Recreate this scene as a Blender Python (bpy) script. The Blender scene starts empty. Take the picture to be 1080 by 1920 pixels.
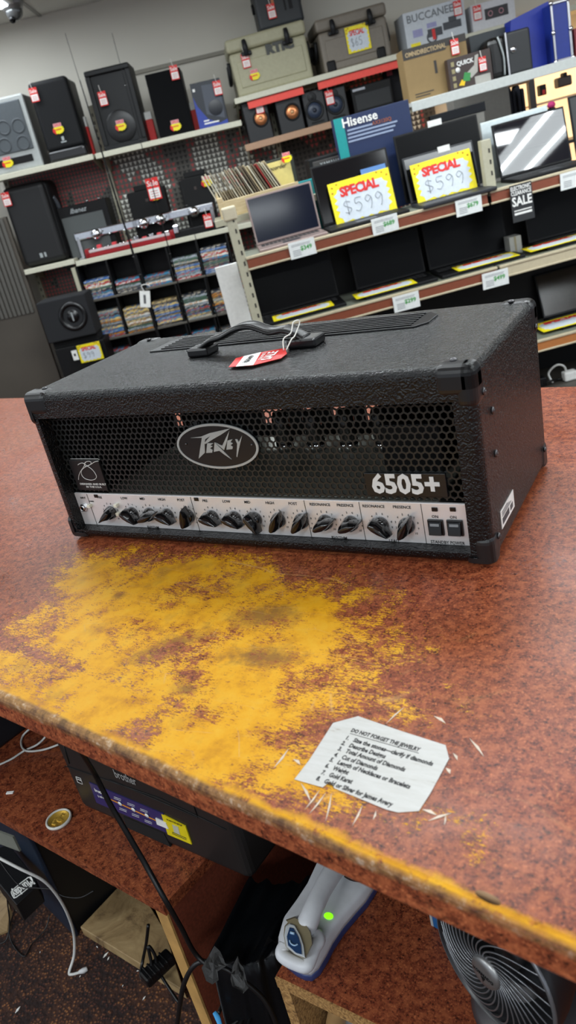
import bpy, bmesh, math, random
from mathutils import Vector as V, Matrix as MX, noise
random.seed(7)
PI = math.pi
scn = bpy.context.scene
COL = scn.collection
# ------------------------------------------------------------------ camera
F = 1427.353
CP = V((0.90882, -0.746625, 0.46334))
RR = V((0.86192597, 0.46407893, -0.20424095)); DD = V((0.03337035, -0.45386324, -0.89044628)); FW = V((-0.50593482, 0.76068318, -0.40668299))
cam = bpy.data.cameras.new('camera'); co = bpy.data.objects.new('camera', cam); COL.objects.link(co)
m = MX.Identity(4)
for i in range(3):
    m[i][0] = RR[i]; m[i][1] = -DD[i]; m[i][2] = -FW[i]; m[i][3] = CP[i]
co.matrix_world = m
cam.sensor_fit = 'VERTICAL'; cam.sensor_height = 36; cam.sensor_width = 20.25; cam.lens = F*36/1920
cam.clip_start = .02; cam.clip_end = 60
cam.dof.use_dof = True; cam.dof.focus_distance = 1.12; cam.dof.aperture_fstop = 8
scn.camera = co

def ray(px, py): return (RR*((px-540)/F) + DD*((py-960)/F) + FW)
def at(px, py, d): return CP + ray(px, py)*d
def hit(px, py, n, d):
    r = ray(px, py); return CP + r*((d - n.dot(CP))/n.dot(r))
ZU = V((0,0,1))
def hz(px, py, z): return hit(px, py, ZU, z)

class Frame:
    """a local frame: x along a shelf, y away from the viewer, z up"""
    def __init__(s, o, phi, tilt=0.0):
        u = V((math.cos(phi), math.sin(phi), 0)); n = V((-math.sin(phi), math.cos(phi), 0))
        s.u = u*math.cos(tilt) + ZU*math.sin(tilt); s.w = ZU*math.cos(tilt) - u*math.sin(tilt); s.n = n; s.o = V(o)
        s.m = MX.Identity(4)
        for i in range(3): s.m[i][0]=s.u[i]; s.m[i][1]=s.n[i]; s.m[i][2]=s.w[i]; s.m[i][3]=s.o[i]
    def pt(s, px, py, y=0.0):
        X = hit(px, py, s.n, s.n.dot(s.o)+y) - s.o
        return V((X.dot(s.u), y, X.dot(s.w)))
    def pz(s, px, py, z=0.0):
        X = hit(px, py, s.w, s.w.dot(s.o)+z) - s.o
        return V((X.dot(s.u), X.dot(s.n), z))
    def at(s, x, y, z, yaw=0.0, pitch=0.0, roll=0.0):
        return s.m @ MX.Translation((x,y,z)) @ MX.Rotation(yaw,4,'Z') @ MX.Rotation(pitch,4,'X') @ MX.Rotation(roll,4,'Y')
    def w2l(s, X):
        X = X - s.o; return V((X.dot(s.u), X.dot(s.n), X.dot(s.w)))

# ------------------------------------------------------------------ materials
def lin(c):
    return tuple(((x/255)/12.92 if x/255 <= .04045 else ((x/255+.055)/1.055)**2.4) for x in c) + (1,)
MATS = {}
def mat(name, rgb, rough=.5, metal=0, bump=0, scale=60, spec=.5, var=0, emit=0, trans=0, alpha=1, coat=0):
    if name in MATS: return MATS[name]
    M = bpy.data.materials.new(name); M.use_nodes = True; MATS[name] = M
    nt = M.node_tree; b = nt.nodes['Principled BSDF']
    b.inputs['Base Color'].default_value = lin(rgb); b.inputs['Roughness'].default_value = rough; b.inputs['Metallic'].default_value = metal
    b.inputs['Specular IOR Level'].default_value = spec
    if trans: b.inputs['Transmission Weight'].default_value = trans
    if coat: b.inputs['Coat Weight'].default_value = coat
    if emit: b.inputs['Emission Color'].default_value = lin(rgb); b.inputs['Emission Strength'].default_value = emit
    tc = nt.nodes.new('ShaderNodeTexCoord')
    n = nt.nodes.new('ShaderNodeTexNoise'); n.inputs['Scale'].default_value = scale; n.inputs['Detail'].default_value = 4
    nt.links.new(tc.outputs['Object'], n.inputs['Vector'])
    v = var or .06
    r = nt.nodes.new('ShaderNodeMix'); r.data_type = 'RGBA'
    r.inputs['A'].default_value = lin([min(255, x*(1+v)) for x in rgb]); r.inputs['B'].default_value = lin([x*(1-v) for x in rgb])
    nt.links.new(n.outputs['Fac'], r.inputs['Factor']); nt.links.new(r.outputs['Result'], b.inputs['Base Color'])
    if bump:
        bn = nt.nodes.new('ShaderNodeBump'); bn.inputs['Strength'].default_value = bump; bn.inputs['Distance'].default_value = .002
        nt.links.new(n.outputs['Fac'], bn.inputs['Height']); nt.links.new(bn.outputs['Normal'], b.inputs['Normal'])
    return M

def nodes(M):
    nt = M.node_tree
    return nt, nt.nodes, nt.links, nt.nodes['Principled BSDF']
def newmat(name):
    M = bpy.data.materials.new(name); M.use_nodes = True; MATS[name] = M; return M
def ramp(nt, src, stops, interp='LINEAR'):
    r = nt.nodes.new('ShaderNodeValToRGB'); r.color_ramp.interpolation = interp
    el = r.color_ramp.elements
    while len(el) < len(stops): el.new(.5)
    for e, (p, c) in zip(el, stops): e.position = p; e.color = c
    nt.links.new(src, r.inputs['Fac']); return r.outputs['Color']
def val(x): return (x, x, x, 1)
def tex(nt, vec, scale, detail=4, rough=.5, kind='ShaderNodeTexNoise', dist=0):
    n = nt.nodes.new(kind); n.inputs['Scale'].default_value = scale
    if kind == 'ShaderNodeTexNoise':
        n.inputs['Detail'].default_value = detail; n.inputs['Roughness'].default_value = rough; n.inputs['Distortion'].default_value = dist
    nt.links.new(vec, n.inputs['Vector']); return n
def mapping(nt, vec, loc=(0,0,0), rot=(0,0,0), sc=(1,1,1), kind='POINT'):
    n = nt.nodes.new('ShaderNodeMapping'); n.vector_type = kind
    n.inputs['Location'].default_value = loc; n.inputs['Rotation'].default_value = rot; n.inputs['Scale'].default_value = sc
    nt.links.new(vec, n.inputs['Vector']); return n.outputs['Vector']
def mix(nt, f, a, b, mode='MIX'):
    n = nt.nodes.new('ShaderNodeMix'); n.data_type = 'RGBA'; n.blend_type = mode
    for s, v_ in (('Factor', f), ('A', a), ('B', b)):
        if isinstance(v_, (tuple, float, int)): n.inputs[s].default_value = v_
        else: nt.links.new(v_, n.inputs[s])
    return n.outputs['Result']
def mth(nt, op, a, b=0.0, c=None):
    n = nt.nodes.new('ShaderNodeMath'); n.operation = op
    for i, v_ in enumerate((a, b) if c is None else (a, b, c)):
        if isinstance(v_, (float, int)): n.inputs[i].default_value = v_
        else: nt.links.new(v_, n.inputs[i])
    return n.outputs[0]

EDGE_N = V((-0.1545, -0.988, 0))            # outward normal of the counter's staff-side edge
EDGE_P = hz(540, 1541, 0)
def laminate(name, worn=False, dark=1.0):
    M = newmat(name); nt, N, L, b = nodes(M)
    tc = N.new('ShaderNodeTexCoord'); vec = tc.outputs['Object']
    big = tex(nt, vec, 95, 5, .75); fine = tex(nt, vec, 330, 4, .7); vo = tex(nt, vec, 380, kind='ShaderNodeTexVoronoi'); lrg = tex(nt, vec, 4, 3)
    base = ramp(nt, big.outputs['Fac'], [(.34, lin((84*dark,38*dark,28*dark))), (.48, lin((128*dark,64*dark,42*dark))), (.60, lin((168*dark,94*dark,60*dark)))])
    tint = mix(nt, ramp(nt, lrg.outputs['Fac'], [(.35, val(0)), (.65, val(1))]), lin((150*dark,66*dark,44*dark)), lin((150*dark,84*dark,48*dark)))
    base = mix(nt, .22, base, tint)
    sp = ramp(nt, fine.outputs['Fac'], [(.41, val(1)), (.455, val(0))])
    sp2 = ramp(nt, big.outputs['Fac'], [(.42, val(1)), (.56, val(.15))])
    sp = mix(nt, 1.0, sp, sp2, 'MULTIPLY')
    base = mix(nt, sp, base, lin((38,22,18)))
    lt = ramp(nt, fine.outputs['Fac'], [(.57, val(0)), (.64, val(.75))])
    base = mix(nt, lt, base, lin((205*dark,122*dark,78*dark)))
    rough = .34
    bn = N.new('ShaderNodeBump'); bn.inputs['Strength'].default_value = .12; bn.inputs['Distance'].default_value = .001
    L.new(fine.outputs['Fac'], bn.inputs['Height'])
    if worn:
        # field of wear: 0..1 by distance from the hand-worn middle, broken up by scratches
        def blob(c, rx, ry, ang):
            v_ = mapping(nt, vec, c, (0,0,ang), (rx, ry, 1.0), 'TEXTURE')
            ln = N.new('ShaderNodeVectorMath'); ln.operation = 'LENGTH'
            v2 = N.new('ShaderNodeVectorMath'); v2.operation = 'MULTIPLY'; L.new(v_, v2.inputs[0]); v2.inputs[1].default_value = (1,1,0)
            L.new(v2.outputs[0], ln.inputs[0])
            return mth(nt, 'SUBTRACT', 1.0, ln.outputs['Value'])
        f = blob((.355,-.168,0), .33, .185, -.2)
        f = mth(nt, 'MAXIMUM', f, blob((.45,-.215,0), .23, .14, -.35))
        f = mth(nt, 'MAXIMUM', f, blob((.17,-.13,0), .17, .08, -.55))
        f = mth(nt, 'MAXIMUM', f, blob((.38,-.325,0), .40, .045, -.14))
        f = mth(nt, 'MINIMUM', mth(nt, 'MULTIPLY', f, 1.1), .47)
        s1 = tex(nt, mapping(nt, vec, rot=(0,0,.75), sc=(1,4,1)), 105, 7, .78, dist=.8)
        s2 = tex(nt, mapping(nt, vec, rot=(0,0,-.5), sc=(1,4.5,1)), 115, 7, .78, dist=.6)
        s3 = tex(nt, vec, 30, 9, .8, dist=.3)
        nn = mth(nt, 'ADD', mth(nt, 'MULTIPLY', s1.outputs['Fac'], .5), mth(nt, 'MULTIPLY', s2.outputs['Fac'], .45))
        nn = mth(nt, 'ADD', nn, mth(nt, 'MULTIPLY', s3.outputs['Fac'], .55))
        s4 = tex(nt, mapping(nt, vec, rot=(0,0,.6), sc=(1,1.8,1)), 420, 3, .6); s5 = tex(nt, vec, 11, 3, .5)
        nn = mth(nt, 'ADD', nn, mth(nt, 'ADD', mth(nt, 'MULTIPLY', s4.outputs['Fac'], .30), mth(nt, 'MULTIPLY', s5.outputs['Fac'], .45)))
        t = mth(nt, 'ADD', f, mth(nt, 'MULTIPLY', mth(nt, 'SUBTRACT', nn, 1.125), 2.7))
        # strip along the edge
        d3 = N.new('ShaderNodeVectorMath'); d3.operation = 'DOT_PRODUCT'; L.new(vec, d3.inputs[0]); d3.inputs[1].default_value = EDGE_N
        e = mth(nt, 'SUBTRACT', EDGE_N.dot(EDGE_P), d3.outputs['Value'])      # metres in from the edge
        wob = tex(nt, vec, 25, 5, .7)
        ew = mth(nt, 'ADD', e, mth(nt, 'MULTIPLY', mth(nt, 'SUBTRACT', wob.outputs['Fac'], .5), .022))
        es = ramp(nt, ew, [(.0, val(1)), (.0065, val(1)), (.010, val(0))])
        wear = ramp(nt, t, [(.325, val(0)), (.345, val(1))])
        g0 = N.new('ShaderNodeSeparateXYZ'); L.new(vec, g0.inputs[0])
        es = mix(nt, 1.0, es, ramp(nt, mth(nt, 'ADD', g0.outputs['Z'], .02), [(.0168, val(0)), (.0188, val(1))]), 'MULTIPLY')
        es = mix(nt, 1.0, es, ramp(nt, tex(nt, vec, 38, 6, .75).outputs['Fac'], [(.36, val(.0)), (.46, val(1))]), 'MULTIPLY')
        zt_m = ramp(nt, mth(nt, 'ADD', g0.outputs['Z'], .02), [(.0168, val(0)), (.0188, val(1))])
        wear = mix(nt, 1.0, mix(nt, 1.0, wear, zt_m, 'MULTIPLY'), es, 'LIGHTEN')
        yn = tex(nt, vec, 30, 6, .7)
        yel = ramp(nt, yn.outputs['Fac'], [(.3, lin((190,128,14))), (.5, lin((222,160,20))), (.7, lin((226,172,44)))])
        gr = tex(nt, mapping(nt, vec, sc=(1.3,1,1)), 9, 6, .62)
        gmask = mth(nt, 'MULTIPLY', ramp(nt, gr.outputs['Fac'], [(.56, val(0)), (.66, val(.8))]), ramp(nt, f, [(.30, val(0)), (.41, val(1))]))
        sp_ = None
        for (sx_, sy_, rx_, ry_, an_) in ((490,1155,.040,.020,.3),(318,1212,.050,.018,.9),(490,1232,.045,.016,.1),(350,1292,.014,.007,.2),(222,1116,.010,.006,.2)):
            q_ = hz(sx_, sy_, 0); bb_ = blob((q_.x, q_.y, 0), rx_*1.5, ry_*1.7, an_); sp_ = bb_ if sp_ is None else mth(nt, 'MAXIMUM', sp_, bb_)
        sp_ = mth(nt, 'ADD', sp_, mth(nt, 'MULTIPLY', mth(nt, 'SUBTRACT', tex(nt, vec, 70, 6, .75).outputs['Fac'], .5), 2.2))
        yel = mix(nt, ramp(nt, sp_, [(.15, val(0)), (.8, val(.75))]), yel, lin((120,84,44)))
        yel = mix(nt, mth(nt, 'MULTIPLY', gmask, .5), yel, lin((132,96,52)))
        base = mix(nt, wear, base, yel)
        # fine pale scratches all over
        for rot_, th in ((.9, .005), (-.35, .005), (.2, .004)):
            w = N.new('ShaderNodeTexVoronoi'); w.feature = 'DISTANCE_TO_EDGE'; w.inputs['Scale'].default_value = 13
            wv = tex(nt, vec, 3, 3, .5)
            vv = mix(nt, .04, mapping(nt, vec, rot=(0,0,rot_), sc=(.35,1.6,1)), wv.outputs['Color'])
            L.new(vv, w.inputs['Vector'])
            ln_ = ramp(nt, w.outputs['Distance'], [(0, val(.55)), (th, val(0))])
            br = ramp(nt, tex(nt, mapping(nt, vec, loc=(rot_,2,0)), 14, 3).outputs['Fac'], [(.50, val(0)), (.58, val(1))])
            near = ramp(nt, f, [(-.0, val(.18)), (.25, val(1))])
            base = mix(nt, mix(nt, 1.0, mix(nt, 1.0, ln_, br, 'MULTIPLY'), near, 'MULTIPLY'), base, lin((214,170,110)))
        # worn grey-brown nosing on the very edge
        en = ramp(nt, mth(nt, 'ADD', e, mth(nt, 'MULTIPLY', mth(nt, 'SUBTRACT', wob.outputs['Fac'], .5), .006)), [(0.0, val(.9)), (.0022, val(.85)), (.0040, val(0))])
        geo = N.new('ShaderNodeSeparateXYZ'); L.new(vec, geo.inputs[0])
        top = ramp(nt, mth(nt, 'ADD', geo.outputs['Z'], mth(nt, 'ADD', .02, mth(nt, 'MULTIPLY', mth(nt,'SUBTRACT',wob.outputs['Fac'],.5), .012))), [(.0095, val(0)), (.0125, val(1))])
        en = mix(nt, 1.0, en, top, 'MULTIPLY')
        ncol = ramp(nt, tex(nt, vec, 70, 5, .7).outputs['Fac'], [(.38, lin((84,62,48))), (.55, lin((150,112,72))), (.68, lin((196,178,156)))])
        base = mix(nt, en, base, ncol)
        rr = ramp(nt, tex(nt, vec, 9, 6, .7).outputs['Fac'], [(.3, val(.22)), (.7, val(.42))])
        L.new(mix(nt, wear, rr, val(.5)), b.inputs['Roughness'])
        ad = N.new('ShaderNodeMath'); ad.operation = 'SUBTRACT'; L.new(fine.outputs['Fac'], ad.inputs[0])
        sep = mth(nt, 'MULTIPLY', wear, 1.2); L.new(sep, ad.inputs[1]); L.new(ad.outputs[0], bn.inputs['Height'])
    else:
        b.inputs['Roughness'].default_value = rough
    L.new(base, b.inputs['Base Color']); L.new(bn.outputs['Normal'], b.inputs['Normal'])
    b.inputs['Specular IOR Level'].default_value = .28
    return M

def tolex(name, rgb, rough, strength=.8, scale=230):
    M = newmat(name); nt, N, L, b = nodes(M)
    tc = N.new('ShaderNodeTexCoord'); vec = tc.outputs['Object']
    v = N.new('ShaderNodeTexVoronoi'); v.feature = 'SMOOTH_F1'; v.inputs['Scale'].default_value = scale
    ds = tex(nt, vec, 90, 3); vv = mix(nt, .012, vec, ds.outputs['Color']); L.new(vv, v.inputs['Vector'])
    n = tex(nt, vec, scale*1.4, 3, .6)
    h = mth(nt, 'ADD', mth(nt, 'MULTIPLY', v.outputs['Distance'], -1.0), mth(nt, 'MULTIPLY', n.outputs['Fac'], .5))
    bn = N.new('ShaderNodeBump'); bn.inputs['Strength'].default_value = strength; bn.inputs['Distance'].default_value = .0016
    L.new(h, bn.inputs['Height']); L.new(bn.outputs['Normal'], b.inputs['Normal'])
    b.inputs['Base Color'].default_value = lin(rgb); b.inputs['Roughness'].default_value = rough; b.inputs['Specular IOR Level'].default_value = .38
    return M

def pegmat(name, base, seed, whites=True, sc=36):
    """perforated steel back panel: the punched dots show white and red stock behind"""
    M = newmat(name); nt, N, L, b = nodes(M)
    tc = N.new('ShaderNodeTexCoord'); sp = N.new('ShaderNodeSeparateXYZ'); L.new(tc.outputs['Object'], sp.inputs[0])
    X = mth(nt, 'MULTIPLY', sp.outputs['X'], sc); Z = mth(nt, 'MULTIPLY', sp.outputs['Z'], sc)
    fx = mth(nt, 'ABSOLUTE', mth(nt, 'SUBTRACT', mth(nt, 'FRACT', X), .5)); fz = mth(nt, 'FRACT', Z)
    tri = mth(nt, 'LESS_THAN', fx, mth(nt, 'MULTIPLY', fz, .52)); tri = mth(nt, 'MULTIPLY', tri, mth(nt, 'LESS_THAN', fz, .78))
    cb = N.new('ShaderNodeCombineXYZ'); L.new(mth(nt,'FLOOR',X), cb.inputs[0]); L.new(mth(nt,'FLOOR',Z), cb.inputs[2]); cb.inputs[1].default_value = seed
    ns = tex(nt, mapping(nt, cb.outputs[0], sc=(.16,1,.10)), 1.0, 1, .4)
    wh = lin((250,250,240)); rd = lin((196,84,84)); gy = lin([x*.45 for x in base])
    col = ramp(nt, ns.outputs['Fac'], [(0, gy), (.40, gy), (.41, rd), (.50, rd), (.51, wh if whites else rd), (1, wh if whites else gy)], 'CONSTANT')
    L.new(mix(nt, tri, lin(base), col), b.inputs['Base Color']); b.inputs['Roughness'].default_value = .5
    return M

M_count = laminate('worn brown granite laminate', True)
M_lam = laminate('brown granite laminate', False, .9)
M_tol = tolex('black tolex', (9,11,13), .26, 1.0, 380)
M_plast = mat('black plastic', (14,14,16), .32, coat=.2)
M_blk = mat('matte black', (8,8,10), .55, spec=.3)
M_blk2 = mat('charcoal plastic', (17,18,21), .5, spec=.35)
M_glossblk = mat('glossy black', (6,7,9), .12)
M_screen = mat('dark glass screen', (8,10,14), .12, spec=.6)
M_matscreen = mat('matte dark screen', (5,6,8), .3, spec=.15)
M_steel = mat('brushed steel', (190,190,192), .3, 1)
M_face = mat('silver faceplate', (226,224,224), .36, .45, scale=12)
M_chrome = mat('chrome', (215,217,220), .12, 1)
M_screw = mat('screw metal', (96,96,98), .35, .9)
M_white = mat('white paper', (236,236,232), .6)
M_red = mat('red card', (214,34,30), .5)
M_yel = mat('yellow card', (240,222,20), .5)
M_yel2 = mat('deep yellow card', (236,196,18), .5)
M_ink = mat('black ink', (22,22,22), .5)
M_grn = mat('green ink', (70,160,80), .5)
M_cream = mat('cream painted steel', (206,204,184), .4, bump=.05)
M_creamd = mat('dusty cream steel', (176,172,150), .5)
M_brown = mat('brown rail strip', (128,70,50), .35)
M_osb = newmat('particle board')
nt, N, L, b = nodes(M_osb); tc = N.new('ShaderNodeTexCoord')
L.new(ramp(nt, tex(nt, tc.outputs['Object'], 240, 5, .75).outputs['Fac'], [(.35, lin((84,58,30))), (.5, lin((156,116,66))), (.66, lin((196,156,98)))]), b.inputs['Base Color']); b.inputs['Roughness'].default_value = .8
M_wood = newmat('pale crate wood')
nt, N, L, b = nodes(M_wood); tc = N.new('ShaderNodeTexCoord')
L.new(ramp(nt, tex(nt, mapping(nt, tc.outputs['Object'], sc=(1,12,12)), 14, 5, .7).outputs['Fac'], [(.3, lin((176,152,110))), (.7, lin((216,198,158)))]), b.inputs['Base Color']); b.inputs['Roughness'].default_value = .6
M_ply = newmat('stained plywood')
nt, N, L, b = nodes(M_ply); tc = N.new('ShaderNodeTexCoord')
L.new(ramp(nt, tex(nt, tc.outputs['Object'], 9, 7, .7, dist=1.5).outputs['Fac'], [(.34, lin((92,72,50))), (.46, lin((150,124,86))), (.7, lin((184,158,114)))]), b.inputs['Base Color']); b.inputs['Roughness'].default_value = .55
M_carpet = newmat('brown loop carpet')
nt, N, L, b = nodes(M_carpet); tc = N.new('ShaderNodeTexCoord')
vo = tex(nt, tc.outputs['Object'], 150, kind='ShaderNodeTexVoronoi'); bg = tex(nt, tc.outputs['Object'], 7, 5, .7); md = tex(nt, tc.outputs['Object'], 60, 3)
c1 = ramp(nt, vo.outputs['Distance'], [(.1, lin((152,100,58))), (.45, lin((66,38,26)))])
c2 = ramp(nt, vo.outputs['Distance'], [(.1, lin((92,52,40))), (.45, lin((34,20,18)))])
L.new(mix(nt, ramp(nt, mth(nt,'ADD',mth(nt,'MULTIPLY',bg.outputs['Fac'],.6),mth(nt,'MULTIPLY',md.outputs['Fac'],.4)), [(.44, val(0)), (.56, val(1))]), c2, c1), b.inputs['Base Color']); b.inputs['Roughness'].default_value = .95
bn = N.new('ShaderNodeBump'); bn.inputs['Strength'].default_value = .8; bn.inputs['Distance'].default_value = .003; bn.invert = True
L.new(vo.outputs['Distance'], bn.inputs['Height']); L.new(bn.outputs['Normal'], b.inputs['Normal'])
M_wall = mat('painted wall', (214,210,198), .85, scale=2, var=.02)
M_ceil = mat('ceiling tile', (225,225,220), .9, bump=.2, scale=120)
M_sheet = mat('steel sheet', (84,78,70), .42, .3, scale=3, var=.12)
M_black_bag = mat('black plastic film', (17,20,24), .34, bump=.6, scale=30)
M_tape = mat('grey duct tape', (88,88,88), .55, bump=.8, scale=90)

# ------------------------------------------------------------------ mesh builder
class MB:
    def __init__(s): s.bm = bmesh.new(); s.mats = []
    def mi(s, m):
        if m is None: return 0
        if m not in s.mats: s.mats.append(m)
        return s.mats.index(m)
    def add(s, b2, m=None, mx=None, smooth=False):
        me = bpy.data.meshes.new('t')
        if mx is not None: bmesh.ops.transform(b2, matrix=mx, verts=b2.verts)
        i = s.mi(m)
        for f in b2.faces: f.material_index = i; f.smooth = smooth
        b2.to_mesh(me); b2.free(); s.bm.from_mesh(me); bpy.data.meshes.remove(me)
        return s
    def box(s, x0, x1, y0, y1, z0, z1, bev=0, m=None, mx=None, seg=2, taper=None):
        b = bmesh.new(); bmesh.ops.create_cube(b, size=1)
        for v in b.verts: v.co = V(((x0+x1)/2+v.co.x*(x1-x0), (y0+y1)/2+v.co.y*(y1-y0), (z0+z1)/2+v.co.z*(z1-z0)))
        if taper:
            cx, cy = (x0+x1)/2, (y0+y1)/2
            for v in b.verts:
                if v.co.z > (z0+z1)/2: v.co.x = cx+(v.co.x-cx)*taper[0]; v.co.y = cy+(v.co.y-cy)*taper[1]
        if bev: bmesh.ops.bevel(b, geom=b.edges[:], offset=bev, segments=seg, affect='EDGES', profile=.5)
        return s.add(b, m, mx, smooth=False)
    def cyl(s, p0, p1, r0, r1=None, n=20, m=None, smooth=True, mx=None):
        p0, p1 = V(p0), V(p1); r1 = r0 if r1 is None else r1
        b = bmesh.new(); d = p1-p0
        bmesh.ops.create_cone(b, cap_ends=True, segments=n, radius1=r0, radius2=r1, depth=d.length)
        q = d.to_track_quat('Z', 'Y').to_matrix().to_4x4(); q.translation = (p0+p1)/2
        bmesh.ops.transform(b, matrix=q, verts=b.verts)
        i = s.mi(m)
        s.add(b, m, mx, smooth); 
        return s
    def lathe(s, prof, n=28, m=None, mx=None, smooth=True):
        """profile of (r, h) turned around local z"""
        b = bmesh.new(); rings = []
        for r, h in prof:
            rings.append([b.verts.new((r*math.cos(2*PI*k/n), r*math.sin(2*PI*k/n), h)) for k in range(n)] if r > 1e-6 else [b.verts.new((0,0,h))])
        for a, c in zip(rings, rings[1:]):
            for k in range(n):
                k2 = (k+1) % n
                try:
                    if len(a) == 1 and len(c) == 1: continue
                    if len(a) == 1: b.faces.new((a[0], c[k], c[k2]))
                    elif len(c) == 1: b.faces.new((a[k], a[k2], c[0]))
                    else: b.faces.new((a[k], a[k2], c[k2], c[k]))
                except ValueError: pass
        bmesh.ops.recalc_face_normals(b, faces=b.faces)
        return s.add(b, m, mx, smooth)
    def tube(s, pts, r, n=8, m=None, smooth=True, sub=4, flat=None, mx=None):
        pts = [V(p) for p in pts]; rs = r if isinstance(r, (list, tuple)) else [r]*len(pts)
        P, Rs = [], []
        if sub > 1 and len(pts) > 2:
            for i in range(len(pts)-1):
                a, b_, c, d = pts[max(i-1,0)], pts[i], pts[i+1], pts[min(i+2,len(pts)-1)]
                for k in range(sub):
                    t = k/sub
                    P.append(.5*((2*b_)+(c-a)*t+(2*a-5*b_+4*c-d)*t*t+(3*b_-a-3*c+d)*t**3)); Rs.append(rs[i]*(1-t)+rs[i+1]*t)
            P.append(pts[-1]); Rs.append(rs[-1])
        else: P, Rs = pts, rs
        b = bmesh.new(); up = None; rings = []
        for i, p in enumerate(P):
            d = (P[min(i+1,len(P)-1)]-P[max(i-1,0)])
            if d.length < 1e-9: d = V((0,0,1))
            d.normalize()
            if up is None: up = d.orthogonal().normalized() if flat is None else V(flat).normalized()
            up = (up - d*up.dot(d)); up = up.normalized() if up.length > 1e-6 else d.orthogonal().normalized()
            sd = d.cross(up); k1 = 1.0 if flat is None else .35
            rings.append([b.verts.new(p + (up*math.cos(2*PI*k/n)*k1 + sd*math.sin(2*PI*k/n))*Rs[i]) for k in range(n)])
        for a, c in zip(rings, rings[1:]):
            for k in range(n): b.faces.new((a[k], a[(k+1)%n], c[(k+1)%n], c[k]))
        b.faces.new(rings[0][::-1]); b.faces.new(rings[-1])
        bmesh.ops.recalc_face_normals(b, faces=b.faces)
        return s.add(b, m, mx, smooth)
    def prism(s, poly, d0, d1, axis='y', m=None, mx=None, bev=0, smooth=False):
        """2-D outline (a,b) pushed from d0 to d1: axis y -> (a,d,b); axis z -> (a,b,d); axis x -> (d,a,b)"""
        f = {'y': lambda a,b_,d: (a,d,b_), 'z': lambda a,b_,d: (a,b_,d), 'x': lambda a,b_,d: (d,a,b_)}[axis]
        b = bmesh.new(); A = [b.verts.new(f(x,y,d0)) for x,y in poly]; B = [b.verts.new(f(x,y,d1)) for x,y in poly]
        n = len(poly)
        b.faces.new(A); b.faces.new(B[::-1])
        for k in range(n): b.faces.new((A[k], B[k], B[(k+1)%n], A[(k+1)%n]))
        bmesh.ops.recalc_face_normals(b, faces=b.faces)
        if bev: bmesh.ops.bevel(b, geom=b.edges[:], offset=bev, segments=2, affect='EDGES', profile=.5)
        return s.add(b, m, mx, smooth)
    def slab(s, pts, thick, m=None, bev=0):
        """convex outline of 3-D points on top, pushed down by thick"""
        b = bmesh.new(); A = [b.verts.new(p) for p in pts]; B = [b.verts.new(V(p)-V((0,0,thick))) for p in pts]
        n = len(pts); b.faces.new(A); b.faces.new(B[::-1])
        for k in range(n): b.faces.new((A[k], B[k], B[(k+1)%n], A[(k+1)%n]))
        bmesh.ops.recalc_face_normals(b, faces=b.faces)
        if bev: bmesh.ops.bevel(b, geom=b.edges[:], offset=bev, segments=3, affect='EDGES', profile=.5)
        return s.add(b, m)
    def sphere(s, c, r, m=None, n=20, sc=(1,1,1), mx=None):
        b = bmesh.new(); bmesh.ops.create_uvsphere(b, u_segments=n, v_segments=n//2+2, radius=r)
        for v in b.verts: v.co = V((v.co.x*sc[0]+c[0], v.co.y*sc[1]+c[1], v.co.z*sc[2]+c[2]))
        return s.add(b, m, mx, True)
    def text(s, body, size, mx, m=None, ext=0.0002, bold=0, xs=1.0, align='CENTER', shear=0, sp=1.0):
        c = bpy.data.curves.new('t', 'FONT'); c.body = body; c.size = size; c.extrude = ext; c.offset = bold; c.align_x = align; c.align_y = 'CENTER'; c.shear = shear
        c.resolution_u = 2; c.space_character = sp
        o = bpy.data.objects.new('t', c); me = bpy.data.meshes.new_from_object(o)
        b = bmesh.new(); b.from_mesh(me); bmesh.ops.transform(b, matrix=mx @ MX.Diagonal((xs,1,1,1)), verts=b.verts)
        s.add(b, m); bpy.data.meshes.remove(me); bpy.data.objects.remove(o); bpy.data.curves.remove(c)
        return s
    def build(s, name, m=None, parent=None, mw=None, smooth=False):
        me = bpy.data.meshes.new(name)
        if smooth:
            for f in s.bm.faces: f.smooth = True
        s.bm.to_mesh(me); s.bm.free()
        if s.mats and m is None:
            for x in s.mats: me.materials.append(x)
        elif m is not None: me.materials.append(m)
        o = bpy.data.objects.new(name, me); COL.objects.link(o)
        if parent is not None: o.parent = parent
        if mw is not None: o.matrix_local = mw
        return o

FRONT = MX(((1,0,0,0),(0,0,-1,0),(0,1,0,0),(0,0,0,1)))      # text that faces local -y
def front(x, y, z, rot=0): return MX.Translation((x,y,z)) @ FRONT @ MX.Rotation(rot,4,'Z')
TOPM = MX.Identity(4)
def thing(name, label, cat, mw=None, group=None):
    o = bpy.data.objects.new(name, None); COL.objects.link(o); o.empty_display_size = .05
    if mw is not None: o.matrix_world = mw
    tag(o, label, cat, group); return o
def tag(o, label=None, cat=None, group=None, kind=None):
    if label: o['label'] = label
    if cat: o['category'] = cat
    if group: o['group'] = group
    if kind: o['kind'] = kind
    return o
def struct(o, label=None, cat=None):
    o['kind'] = 'structure'
    if label: o['label'] = label; o['category'] = cat
    return o

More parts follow.
